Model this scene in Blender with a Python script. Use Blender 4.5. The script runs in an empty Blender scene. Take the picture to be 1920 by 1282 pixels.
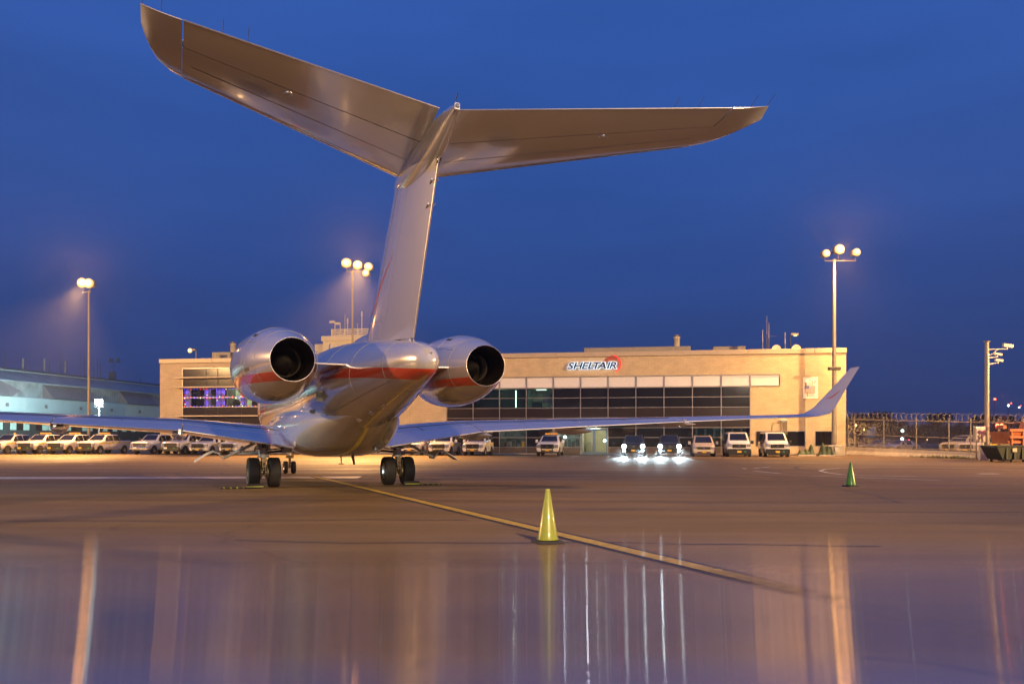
import bpy, bmesh, math, random
from mathutils import Vector, Matrix

random.seed(7)
SC = bpy.context.scene
COL = SC.collection
PI = math.pi

# ------------------------------------------------------------------ camera
F, HOR, HC = 1650.0, 824.0, 1.45          # focal length in photo pixels, horizon row, lens height
cam_d = bpy.data.cameras.new('camera')
cam_d.sensor_width = 36.0
cam_d.lens = 36.0 * F / 1920.0
cam_d.shift_y = (HOR - 641.0) / 1920.0
cam_d.clip_start, cam_d.clip_end = 0.1, 6000
cam = bpy.data.objects.new('camera', cam_d)
COL.objects.link(cam)
cam.location = (0, 0, HC)
cam.rotation_euler = (PI / 2, 0, 0)
SC.camera = cam

# ------------------------------------------------------------------ dusk sky
world = bpy.data.worlds.new('World')
SC.world = world
world.use_nodes = True
wn, wl = world.node_tree.nodes, world.node_tree.links
wn.clear()
w_out = wn.new('ShaderNodeOutputWorld')
w_bg = wn.new('ShaderNodeBackground')
w_tc = wn.new('ShaderNodeTexCoord')
w_sep = wn.new('ShaderNodeSeparateXYZ')
w_ramp = wn.new('ShaderNodeValToRGB')
w_noise = wn.new('ShaderNodeTexNoise')
w_map = wn.new('ShaderNodeMapping')
w_mr = wn.new('ShaderNodeMapRange')
w_mul = wn.new('ShaderNodeMixRGB')
w_map.inputs['Scale'].default_value = (1.0, 1.0, 4.5)
w_noise.inputs['Scale'].default_value = 2.4
w_noise.inputs['Detail'].default_value = 4
w_mr.inputs['From Min'].default_value = 0.3
w_mr.inputs['From Max'].default_value = 0.7
w_mr.inputs['To Min'].default_value = 0.90
w_mr.inputs['To Max'].default_value = 1.10
w_mul.blend_type = 'MULTIPLY'
w_mul.inputs['Fac'].default_value = 1.0
cr = w_ramp.color_ramp
cr.elements[0].position = 0.0
cr.elements[0].color = (0.030, 0.046, 0.150, 1)
cr.elements[1].position = 1.0
cr.elements[1].color = (0.034, 0.110, 0.44, 1)
for p_, c_ in ((0.06, (0.024, 0.048, 0.170, 1)), (0.16, (0.024, 0.062, 0.235, 1)), (0.30, (0.026, 0.082, 0.320, 1)), (0.48, (0.030, 0.098, 0.390, 1))):
    e_ = cr.elements.new(p_)
    e_.color = c_
wl.new(w_tc.outputs['Generated'], w_sep.inputs[0])
wl.new(w_sep.outputs['Z'], w_ramp.inputs['Fac'])
wl.new(w_tc.outputs['Generated'], w_map.inputs['Vector'])
wl.new(w_map.outputs['Vector'], w_noise.inputs['Vector'])
wl.new(w_noise.outputs['Fac'], w_mr.inputs['Value'])
wl.new(w_ramp.outputs['Color'], w_mul.inputs['Color1'])
wl.new(w_mr.outputs['Result'], w_mul.inputs['Color2'])
wl.new(w_mul.outputs['Color'], w_bg.inputs['Color'])
w_bg.inputs['Strength'].default_value = 1.06
wl.new(w_bg.outputs[0], w_out.inputs['Surface'])

# ------------------------------------------------------------------ exposure
SC.view_settings.view_transform = 'Standard'
SC.view_settings.look = 'None'
SC.view_settings.exposure = 0.0
SC.view_settings.gamma = 1.0
SC.view_settings.use_curve_mapping = False
SC.render.engine = 'CYCLES'
SC.cycles.use_denoising = True
SC.cycles.max_bounces = 6
SC.cycles.diffuse_bounces = 3
SC.cycles.glossy_bounces = 4
SC.cycles.transparent_max_bounces = 12
SC.cycles.sample_clamp_indirect = 8.0
SC.cycles.caustics_reflective = False
SC.cycles.caustics_refractive = False

SODIUM = (1.0, 0.50, 0.155)
WARM = (1.0, 0.57, 0.22)
NEUTRAL = (1.0, 0.66, 0.36)
COOL = (0.72, 0.93, 1.0)


def lamp(name, kind, loc, power, color, radius=0.3, target=None, angle=150, blend=0.6, parent=None):
    d = bpy.data.lights.new(name, kind)
    d.energy = power
    d.color = color
    d.shadow_soft_size = radius
    if kind == 'SPOT':
        d.spot_size = math.radians(angle)
        d.spot_blend = blend
    o = bpy.data.objects.new(name, d)
    COL.objects.link(o)
    o.location = loc
    if target is not None:
        o.rotation_euler = (Vector(target) - Vector(loc)).to_track_quat('-Z', 'Y').to_euler()
    if parent:
        o.parent = parent
    return o


# apron floodlights that stand on the parking stands behind the photographer
lamp('apron_light', 'SPOT', (-70, 40, 17), 185000, WARM, 0.45, (-20, 66, 3), 162, 0.5)
lamp('apron_light', 'SPOT', (60, 34, 17), 285000, WARM, 0.45, (8, 62, 0), 104, 0.6)
lamp('apron_light', 'SPOT', (14, -44, 17), 75000, (1.0, 0.76, 0.52), 0.45, (4, 60, 2), 100, 0.7)
lamp('apron_light', 'SPOT', (8, -9, 14), 46000, NEUTRAL, 0.45, (1, 9, 0), 64, 0.8)
lamp('apron_light', 'SPOT', (-60, 8, 9), 90000, COOL, 0.6, (-8.5, 27, 1.0), 13, 1.0)


# ------------------------------------------------------------------ helpers
def at(px, py, Y):
    return Vector(((px - 960) / F * Y, Y, HC + (HOR - py) / F * Y))


def gp(px, py, z=0.0):
    Y = F * (HC - z) / (py - HOR)
    return Vector(((px - 960) / F * Y, Y, z))


def link(o, parent=None):
    COL.objects.link(o)
    if parent is not None:
        o.parent = parent
    return o


def tag(o, label=None, cat=None, group=None, kind=None):
    if label:
        o['label'] = label
    if cat:
        o['category'] = cat
    if group:
        o['group'] = group
    if kind:
        o['kind'] = kind
    return o


def empty(name, loc=(0, 0, 0), rz=0.0, label=None, cat=None, group=None):
    o = bpy.data.objects.new(name, None)
    o.empty_display_size = 0.3
    COL.objects.link(o)
    o.location = loc
    o.rotation_euler = (0, 0, rz)
    return tag(o, label, cat, group)


class MB:
    """collects geometry for one mesh object"""

    def __init__(self):
        self.v, self.f, self.sm = [], [], []

    def add(self, vs, fs, smooth=False):
        n = len(self.v)
        self.v += [tuple(p) for p in vs]
        self.f += [tuple(i + n for i in fc) for fc in fs]
        self.sm += [smooth] * len(fs)
        return self

    def box(self, x0, y0, z0, x1, y1, z1, skip=()):
        vs = [(x0, y0, z0), (x1, y0, z0), (x1, y1, z0), (x0, y1, z0), (x0, y0, z1), (x1, y0, z1), (x1, y1, z1), (x0, y1, z1)]
        fs = {'b': (0, 3, 2, 1), 't': (4, 5, 6, 7), 'f': (0, 1, 5, 4), 'r': (1, 2, 6, 5), 'k': (2, 3, 7, 6), 'l': (3, 0, 4, 7)}
        return self.add(vs, [fs[k] for k in fs if k not in skip])

    def cbox(self, x0, y0, z0, x1, y1, z1, c=0.02):
        """box with chamfered vertical and top edges"""
        def ring(z, i):
            return [(x0 + i, y0, z), (x1 - i, y0, z), (x1, y0 + i, z), (x1, y1 - i, z), (x1 - i, y1, z), (x0 + i, y1, z), (x0, y1 - i, z), (x0, y0 + i, z)]
        r0 = ring(z0, c)
        r1 = ring(z1 - c, c)
        r2 = [(min(max(p[0], x0 + c), x1 - c), min(max(p[1], y0 + c), y1 - c), z1) for p in r1]
        vs = r0 + r1 + r2
        fs = [tuple(range(7, -1, -1))]
        for k in range(8):
            m = (k + 1) % 8
            fs += [(k, m, 8 + m, 8 + k), (8 + k, 8 + m, 16 + m, 16 + k)]
        fs.append(tuple(range(16, 24)))
        return self.add(vs, fs)

    def tube(self, p0, p1, r0, r1=None, n=10, caps=True, smooth=True):
        p0, p1 = Vector(p0), Vector(p1)
        r1 = r0 if r1 is None else r1
        d = (p1 - p0).normalized()
        a = d.orthogonal().normalized()
        b = d.cross(a)
        vs, fs = [], []
        for p, r in ((p0, r0), (p1, r1)):
            for k in range(n):
                t = 2 * PI * k / n
                vs.append(p + (a * math.cos(t) + b * math.sin(t)) * r)
        for k in range(n):
            m = (k + 1) % n
            fs.append((k, m, n + m, n + k))
        self.add(vs, fs, smooth)
        if caps:
            self.add(vs[:n], [tuple(range(n - 1, -1, -1))])
            self.add(vs[n:], [tuple(range(n))])
        return self

    def path(self, pts, r, n=5):
        for a, b in zip(pts[:-1], pts[1:]):
            self.tube(a, b, r, r, n, False)
        return self

    def lathe(self, prof, origin=(0, 0, 0), axis='Z', n=24, closed=False, smooth=True):
        """prof: list of (radius, distance along axis)"""
        vs, fs = [], []
        o = Vector(origin)
        for r, h in prof:
            for k in range(n):
                t = 2 * PI * k / n
                c, s = r * math.cos(t), r * math.sin(t)
                if axis == 'Z':
                    p = Vector((c, s, h))
                elif axis == 'Y':
                    p = Vector((s, h, c))
                else:
                    p = Vector((h, c, s))
                vs.append(o + p)
        m = len(prof)
        for i in range(m if closed else m - 1):
            j = (i + 1) % m
            for k in range(n):
                q = (k + 1) % n
                fs.append((i * n + k, i * n + q, j * n + q, j * n + k))
        return self.add(vs, fs, smooth)

    def loft(self, rings, caps=True, smooth=True, closed=True):
        n = len(rings[0])
        vs = [p for r in rings for p in r]
        fs = []
        for i in range(len(rings) - 1):
            for k in range(n if closed else n - 1):
                q = (k + 1) % n
                fs.append((i * n + k, i * n + q, (i + 1) * n + q, (i + 1) * n + k))
        self.add(vs, fs, smooth)
        if caps:
            self.add(rings[0], [tuple(range(n - 1, -1, -1))])
            self.add(rings[-1], [tuple(range(n))])
        return self

    def slab(self, quad, t=0.02, lift=0.0):
        """polygon given counter-clockwise from outside, thickened inwards"""
        q = [Vector(p) for p in quad]
        nrm = (q[1] - q[0]).cross(q[-1] - q[0]).normalized()
        top = [p + nrm * lift for p in q]
        bot = [p + nrm * (lift - t) for p in q]
        n = len(q)
        fs = [tuple(range(n)), tuple(range(2 * n - 1, n - 1, -1))]
        for k in range(n):
            m = (k + 1) % n
            fs.append((k, n + k, n + m, m))
        return self.add(top + bot, fs)

    def prism(self, poly, axis, a, b):
        """poly in the two other axes, extruded along axis from a to b"""
        def mk(p, h):
            if axis == 'X':
                return (h, p[0], p[1])
            if axis == 'Y':
                return (p[0], h, p[1])
            return (p[0], p[1], h)
        n = len(poly)
        vs = [mk(p, a) for p in poly] + [mk(p, b) for p in poly]
        fs = [tuple(range(n - 1, -1, -1)), tuple(range(n, 2 * n))]
        for k in range(n):
            m = (k + 1) % n
            fs.append((k, m, n + m, n + k))
        return self.add(vs, fs)

    def xform(self, M):
        self.v = [tuple(M @ Vector(p)) for p in self.v]
        return self

    def mesh(self, name, mat):
        me = bpy.data.meshes.new(name)
        me.from_pydata(self.v, [], self.f)
        bm = bmesh.new()
        bm.from_mesh(me)
        bmesh.ops.recalc_face_normals(bm, faces=bm.faces)
        bm.to_mesh(me)
        bm.free()
        me.polygons.foreach_set('use_smooth', self.sm)
        if mat is not None:
            me.materials.append(mat)
        me.update()
        return me

    def build(self, name, mat, parent=None, loc=None, weld=False, sharp=None):
        me = self.mesh(name, mat)
        if weld:
            bm = bmesh.new()
            bm.from_mesh(me)
            bmesh.ops.remove_doubles(bm, verts=bm.verts, dist=1e-4)
            bmesh.ops.recalc_face_normals(bm, faces=bm.faces)
            bm.to_mesh(me)
            bm.free()
        if sharp is not None:
            me.set_sharp_from_angle(angle=math.radians(sharp))
        o = link(bpy.data.objects.new(name, me), parent)
        if loc is not None:
            o.location = loc
        return o


def copy_tree(o, parent=None):
    c = o.copy()
    COL.objects.link(c)
    if parent is not None:
        c.parent = parent
    for ch in [x for x in bpy.data.objects if x.parent == o]:
        copy_tree(ch, c)
    return c


# ------------------------------------------------------------------ materials
def mat(name, color, rough=0.5, metal=0.0, coat=0.0, coat_rough=0.05, var=0.08, scale=3.0, bump=0.0, bscale=40.0, emit=None, es=0.0, spec=0.5, island=0.0):
    m = bpy.data.materials.new(name)
    m.use_nodes = True
    nt = m.node_tree
    b = nt.nodes['Principled BSDF']
    b.inputs['Roughness'].default_value = rough
    b.inputs['Metallic'].default_value = metal
    b.inputs['Coat Weight'].default_value = coat
    b.inputs['Coat Roughness'].default_value = coat_rough
    b.inputs['Specular IOR Level'].default_value = spec
    tc = nt.nodes.new('ShaderNodeTexCoord')
    no = nt.nodes.new('ShaderNodeTexNoise')
    no.inputs['Scale'].default_value = scale
    no.inputs['Detail'].default_value = 5
    nt.links.new(tc.outputs['Object'], no.inputs['Vector'])
    mr = nt.nodes.new('ShaderNodeMapRange')
    mr.inputs['From Min'].default_value = 0.25
    mr.inputs['From Max'].default_value = 0.75
    mr.inputs['To Min'].default_value = 1 - var
    mr.inputs['To Max'].default_value = 1 + var
    nt.links.new(no.outputs['Fac'], mr.inputs['Value'])
    mx = nt.nodes.new('ShaderNodeMixRGB')
    mx.blend_type = 'MULTIPLY'
    mx.inputs['Fac'].default_value = 1
    mx.inputs['Color1'].default_value = (*color, 1)
    nt.links.new(mr.outputs['Result'], mx.inputs['Color2'])
    last = mx.outputs['Color']
    if island:
        ge = nt.nodes.new('ShaderNodeNewGeometry')
        m2 = nt.nodes.new('ShaderNodeMapRange')
        m2.inputs['To Min'].default_value = 1 - island
        m2.inputs['To Max'].default_value = 1 + island
        nt.links.new(ge.outputs['Random Per Island'], m2.inputs['Value'])
        m3 = nt.nodes.new('ShaderNodeMixRGB')
        m3.blend_type = 'MULTIPLY'
        m3.inputs['Fac'].default_value = 1
        nt.links.new(last, m3.inputs['Color1'])
        nt.links.new(m2.outputs['Result'], m3.inputs['Color2'])
        last = m3.outputs['Color']
    nt.links.new(last, b.inputs['Base Color'])
    if bump:
        n2 = nt.nodes.new('ShaderNodeTexNoise')
        n2.inputs['Scale'].default_value = bscale
        n2.inputs['Detail'].default_value = 4
        nt.links.new(tc.outputs['Object'], n2.inputs['Vector'])
        bp = nt.nodes.new('ShaderNodeBump')
        bp.inputs['Strength'].default_value = bump
        bp.inputs['Distance'].default_value = 0.02
        nt.links.new(n2.outputs['Fac'], bp.inputs['Height'])
        nt.links.new(bp.outputs['Normal'], b.inputs['Normal'])
    if emit is not None:
        b.inputs['Emission Color'].default_value = (*emit, 1)
        b.inputs['Emission Strength'].default_value = es
    return m


def glass_mat(name, tint, refl=0.1, trans=0.85):
    m = bpy.data.materials.new(name)
    m.use_nodes = True
    nt = m.node_tree
    nt.nodes.clear()
    out = nt.nodes.new('ShaderNodeOutputMaterial')
    tr = nt.nodes.new('ShaderNodeBsdfTransparent')
    tr.inputs['Color'].default_value = (*[c * trans for c in tint], 1)
    gl = nt.nodes.new('ShaderNodeBsdfGlossy')
    gl.inputs['Roughness'].default_value = 0.02
    fr = nt.nodes.new('ShaderNodeFresnel')
    fr.inputs['IOR'].default_value = 1.5
    no = nt.nodes.new('ShaderNodeTexNoise')
    no.inputs['Scale'].default_value = 0.8
    bp = nt.nodes.new('ShaderNodeBump')
    bp.inputs['Strength'].default_value = 0.03
    nt.links.new(no.outputs['Fac'], bp.inputs['Height'])
    nt.links.new(bp.outputs['Normal'], gl.inputs['Normal'])
    mx = nt.nodes.new('ShaderNodeMixShader')
    nt.links.new(fr.outputs[0], mx.inputs[0])
    nt.links.new(tr.outputs[0], mx.inputs[1])
    nt.links.new(gl.outputs[0], mx.inputs[2])
    nt.links.new(mx.outputs[0], out.inputs['Surface'])
    return m


def stripe_paint(name, base, red, half, rough, metal):
    """aircraft paint: the 'stripe' attribute holds the distance from the stripe's centre line"""
    m = mat(name, base, rough, metal, 0.9, 0.04, var=0.03, scale=1.2)
    nt = m.node_tree
    b = nt.nodes['Principled BSDF']
    src = b.inputs['Base Color'].links[0].from_socket
    a = nt.nodes.new('ShaderNodeAttribute')
    a.attribute_name = 'stripe'
    ab = nt.nodes.new('ShaderNodeMath')
    ab.operation = 'ABSOLUTE'
    nt.links.new(a.outputs['Fac'], ab.inputs[0])
    lt = nt.nodes.new('ShaderNodeMath')
    lt.operation = 'LESS_THAN'
    lt.inputs[1].default_value = half
    nt.links.new(ab.outputs[0], lt.inputs[0])
    mx = nt.nodes.new('ShaderNodeMixRGB')
    mx.inputs['Color2'].default_value = (*red, 1)
    nt.links.new(lt.outputs[0], mx.inputs['Fac'])
    nt.links.new(src, mx.inputs['Color1'])
    nt.links.new(mx.outputs[0], b.inputs['Base Color'])
    inv = nt.nodes.new('ShaderNodeMath')
    inv.operation = 'MULTIPLY_ADD'
    inv.inputs[1].default_value = -metal
    inv.inputs[2].default_value = metal
    nt.links.new(lt.outputs[0], inv.inputs[0])
    nt.links.new(inv.outputs[0], b.inputs['Metallic'])
    return m


M = {}
SILVER = (0.63, 0.60, 0.58)
M['jet'] = mat('silver aircraft paint', SILVER, 0.19, 0.42, 1.0, 0.03, var=0.03, scale=1.0)
M['jet_stripe'] = stripe_paint('silver paint with red stripe', SILVER, (0.62, 0.055, 0.015), 0.5, 0.19, 0.42)
M['jet_edge'] = mat('bare polished metal', (0.66, 0.64, 0.62), 0.36, 1.0, var=0.05)
M['jet_red'] = mat('red livery paint', (0.50, 0.06, 0.03), 0.35, 0.0, 0.6)
M['gear'] = mat('landing gear white enamel', (0.62, 0.63, 0.60), 0.4, 0.0, 0.3, var=0.15, scale=9)
M['steel'] = mat('steel', (0.45, 0.44, 0.42), 0.32, 0.9, var=0.15, scale=9)
M['seam'] = mat('skin seam sealant', (0.20, 0.19, 0.19), 0.4, 0.4, var=0.2)
M['hose'] = mat('brake metal', (0.28, 0.22, 0.12), 0.45, 0.7, var=0.3, scale=14)
M['tyre'] = mat('tyre rubber', (0.018, 0.017, 0.016), 0.78, var=0.25, scale=12, bump=0.1)
M['nozzle'] = mat('heat stained nozzle', (0.055, 0.038, 0.022), 0.38, 0.8, var=0.35, scale=4)
M['nozzle_in'] = mat('sooty exhaust cone', (0.03, 0.024, 0.018), 0.6, 0.4, var=0.3)
M['black'] = mat('black plastic', (0.012, 0.012, 0.013), 0.5, var=0.2)
M['darkglass'] = mat('dark glass', (0.012, 0.012, 0.014), 0.03, 0.0, 0.0, var=0.1, scale=0.6, spec=0.6)
M['white'] = mat('white vehicle paint', (0.74, 0.72, 0.69), 0.32, 0.0, 0.8, 0.05, var=0.05, scale=2.0)
M['cream'] = mat('champagne vehicle paint', (0.55, 0.47, 0.38), 0.32, 0.2, 0.8, 0.05, var=0.05)
M['vblack'] = mat('black vehicle paint', (0.010, 0.011, 0.013), 0.2, 0.0, 1.0, 0.03, var=0.1)
M['chrome'] = mat('chrome', (0.8, 0.8, 0.8), 0.1, 1.0, var=0.05)
M['rim'] = mat('alloy rim', (0.5, 0.49, 0.47), 0.3, 0.85, var=0.1)
M['amber'] = mat('amber lens', (0.85, 0.38, 0.03), 0.2, 0.0, 0.5, emit=(1.0, 0.5, 0.05), es=0.25)
M['lens'] = mat('clear lamp lens', (0.42, 0.43, 0.45), 0.10, 0.5, 1.0, var=0.4, scale=9)
M['plate'] = mat('yellow number plate', (0.75, 0.47, 0.03), 0.45)
M['yellowtape'] = mat('yellow vehicle stripe', (0.75, 0.55, 0.03), 0.4)
M['headlight_on'] = mat('lit headlight', (0.9, 0.95, 1.0), 0.3, emit=(0.75, 0.95, 1.0), es=16.0)
M['green_tag'] = mat('green reflective tag', (0.05, 0.45, 0.10), 0.4)
M['flood'] = mat('lit sodium lens', (1.0, 0.9, 0.6), 0.3, emit=(1.0, 0.66, 0.28), es=14.0)
def lens_gradient(m, cx_col, rim_col, core, rim):
    nt = m.node_tree
    b = nt.nodes['Principled BSDF']
    g = nt.nodes.new('ShaderNodeTexCoord')
    sb = nt.nodes.new('ShaderNodeVectorMath')
    sb.operation = 'SUBTRACT'
    sb.inputs[1].default_value = (0.5, 0.5, 0.5)
    ln = nt.nodes.new('ShaderNodeVectorMath')
    ln.operation = 'LENGTH'
    sc = nt.nodes.new('ShaderNodeVectorMath')
    sc.operation = 'MULTIPLY'
    sc.inputs[1].default_value = (1, 0, 1)
    nt.links.new(g.outputs['Generated'], sb.inputs[0])
    nt.links.new(sb.outputs[0], sc.inputs[0])
    nt.links.new(sc.outputs[0], ln.inputs[0])
    r1 = nt.nodes.new('ShaderNodeValToRGB')
    r1.color_ramp.elements[0].position = 0.0
    r1.color_ramp.elements[0].color = (*cx_col, 1)
    r1.color_ramp.elements[1].position = 0.36
    r1.color_ramp.elements[1].color = (*rim_col, 1)
    r2 = nt.nodes.new('ShaderNodeMapRange')
    r2.inputs['From Min'].default_value = 0.0
    r2.inputs['From Max'].default_value = 0.40
    r2.inputs['To Min'].default_value = core
    r2.inputs['To Max'].default_value = rim
    nt.links.new(ln.outputs['Value'], r1.inputs['Fac'])
    nt.links.new(ln.outputs['Value'], r2.inputs['Value'])
    nt.links.new(r1.outputs['Color'], b.inputs['Emission Color'])
    nt.links.new(r2.outputs['Result'], b.inputs['Emission Strength'])


lens_gradient(M['flood'], (1.0, 0.74, 0.38), (1.0, 0.46, 0.11), 7.0, 0.55)
M['flood_white'] = mat('lit white lens', (0.9, 1.0, 1.0), 0.3, emit=(0.72, 1.0, 0.95), es=12.0)
M['red_lamp'] = mat('lit red lens', (1.0, 0.1, 0.05), 0.3, emit=(1.0, 0.05, 0.02), es=25.0)
M['pole'] = mat('galvanised pole', (0.24, 0.215, 0.18), 0.5, 0.3, var=0.15, scale=5)
M['block'] = mat('split face block', (0.56, 0.455, 0.30), 0.85, var=0.12, scale=1.1, bump=0.35, bscale=22, island=0.055)
M['mortar'] = mat('mortar', (0.27, 0.22, 0.15), 0.9, var=0.1)
M['cap'] = mat('parapet metal cap', (0.48, 0.40, 0.29), 0.5, 0.2, var=0.05)
M['frame'] = mat('aluminium mullion', (0.36, 0.34, 0.33), 0.4, 0.6, var=0.05)
M['spandrel'] = mat('white spandrel panel', (0.72, 0.72, 0.76), 0.45, var=0.03, scale=0.6)
M['pane'] = mat('tinted pane', (0.012, 0.011, 0.010), 0.04, var=0.25, scale=0.35, spec=0.55)
M['pane_spandrel'] = mat('brown spandrel glass', (0.030, 0.022, 0.017), 0.10, var=0.2, scale=0.35, spec=0.5)
M['pane_clear'] = glass_mat('clear pane', (0.95, 1.0, 0.97))
M['darkbrick'] = mat('dark brick', (0.10, 0.075, 0.06), 0.85, var=0.2, scale=4, bump=0.3, island=0.18)
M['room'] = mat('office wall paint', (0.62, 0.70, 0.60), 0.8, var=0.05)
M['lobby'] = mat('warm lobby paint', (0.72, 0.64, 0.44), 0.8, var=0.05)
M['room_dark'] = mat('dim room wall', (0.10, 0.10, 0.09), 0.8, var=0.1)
M['ceiling_lamp'] = mat('lit ceiling tube', (1, 1, 1), 0.3, emit=(0.72, 1.0, 0.80), es=5.0)
M['tube_white'] = mat('lit white tube', (1, 1, 1), 0.3, emit=(0.80, 0.92, 1.0), es=9.0)
M['curtain'] = mat('pale curtain', (0.45, 0.42, 0.55), 0.9, var=0.1)
M['roof'] = mat('roof membrane', (0.20, 0.18, 0.16), 0.9, var=0.15)
M['penthouse'] = mat('cream render', (0.66, 0.58, 0.42), 0.8, var=0.05, scale=0.6)
M['hvac'] = mat('painted sheet metal', (0.34, 0.30, 0.23), 0.6, 0.2, var=0.12)
M['dish'] = mat('dish enamel', (0.62, 0.56, 0.46), 0.5, var=0.05)
M['conc'] = mat('barrier concrete', (0.42, 0.39, 0.33), 0.85, var=0.14, scale=1.6, bump=0.2, bscale=18)
M['kerb'] = mat('kerb concrete', (0.36, 0.33, 0.28), 0.85, var=0.15, scale=2)
M['yline'] = mat('worn yellow paint', (0.40, 0.26, 0.02), 0.6, var=0.35, scale=7)
M['blackline'] = mat('black outline paint', (0.018, 0.017, 0.016), 0.6, var=0.25, scale=6)
M['wline'] = mat('worn white paint', (0.50, 0.47, 0.42), 0.6, var=0.30, scale=5)
M['cone_y'] = mat('yellow green cone plastic', (0.24, 0.27, 0.03), 0.35, 0.0, 0.4, var=0.10, scale=8)
M['cone_g'] = mat('green cone plastic', (0.10, 0.30, 0.03), 0.35, 0.0, 0.4, var=0.10, scale=8)
M['rubber'] = mat('black rubber', (0.02, 0.019, 0.018), 0.7, var=0.2, scale=8)
M['hangar_wall'] = mat('pale teal sheet metal', (0.36, 0.48, 0.49), 0.5, 0.1, var=0.10, scale=0.5)
M['hangar_roof'] = mat('weathered blue green roofing', (0.19, 0.235, 0.26), 0.7, var=0.35, scale=0.35)
M['hangar_upper'] = mat('grimy corrugated cladding', (0.20, 0.235, 0.24), 0.7, var=0.5, scale=0.6)
M['hangar_dark'] = mat('dark roof edge', (0.035, 0.04, 0.045), 0.8, var=0.2)
M['hangar_box'] = mat('dull mauve sheet metal', (0.135, 0.130, 0.14), 0.7, var=0.15, scale=0.7)
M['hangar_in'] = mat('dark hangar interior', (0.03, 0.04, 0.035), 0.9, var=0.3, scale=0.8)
M['hangar_lit'] = mat('lit hangar window', (0.3, 0.45, 0.4), 0.4, emit=(0.45, 0.75, 0.60), es=0.35)
M['tarp'] = mat('green tarpaulin', (0.045, 0.075, 0.030), 0.5, 0.0, 0.2, var=0.3, scale=4)
M['bark'] = mat('bark', (0.06, 0.045, 0.03), 0.9, var=0.3)
M['leaf'] = mat('dark foliage', (0.016, 0.024, 0.010), 0.7, var=0.4, scale=1.0, island=0.5)
M['weed'] = mat('roadside weed', (0.14, 0.17, 0.035), 0.7, var=0.3, island=0.4)
M['orange'] = mat('orange machine enamel', (0.30, 0.08, 0.016), 0.5, 0.0, 0.2, var=0.2, scale=3)
M['dumpster'] = mat('dark green dumpster paint', (0.010, 0.016, 0.010), 0.55, 0.1, 0.1, var=0.3, scale=2)
M['wire'] = mat('galvanised wire', (0.24, 0.22, 0.19), 0.45, 0.6, var=0.1)
M['cabinet'] = mat('stainless cabinet', (0.55, 0.55, 0.54), 0.3, 0.8, var=0.08)
M['sign_black'] = mat('black sign face', (0.012, 0.013, 0.02), 0.35)
M['sign_halo'] = mat('lit sign halo', (0.9, 0.95, 1.0), 0.4, emit=(0.62, 0.78, 1.0), es=1.3)
M['sign_red'] = mat('lit red crescent', (0.75, 0.07, 0.03), 0.3, 0.0, 0.6, emit=(1.0, 0.05, 0.02), es=0.9)
M['sign_disc'] = mat('red brushed disc', (0.55, 0.13, 0.06), 0.35, 0.5, 0.3, var=0.1)
M['mural'] = mat('cream panel', (0.88, 0.86, 0.80), 0.6, var=0.03)
M['flag_red'] = mat('flag red print', (0.50, 0.13, 0.08), 0.6)
M['flag_blue'] = mat('flag blue print', (0.16, 0.17, 0.33), 0.6)
M['mural_brown'] = mat('brown print', (0.36, 0.25, 0.13), 0.6)
M['mural_grey'] = mat('grey print', (0.45, 0.42, 0.38), 0.6)
for nm_, c_ in (('led_blue', (0.10, 0.06, 1.0)), ('led_red', (1.0, 0.05, 0.08)), ('led_white', (0.85, 1.0, 0.95))):
    M[nm_] = mat(nm_.replace('_', ' ') + ' bulb', c_, 0.3, emit=c_, es=2.2)
M['door_blue'] = mat('blue grey door frame', (0.16, 0.24, 0.36), 0.35, 0.4)
M['billboard'] = mat('dim billboard', (0.05, 0.07, 0.10), 0.6, emit=(0.25, 0.38, 0.55), es=0.18)
M['hill'] = mat('far scrub', (0.03, 0.035, 0.03), 0.95, var=0.4, scale=0.05)


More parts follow.
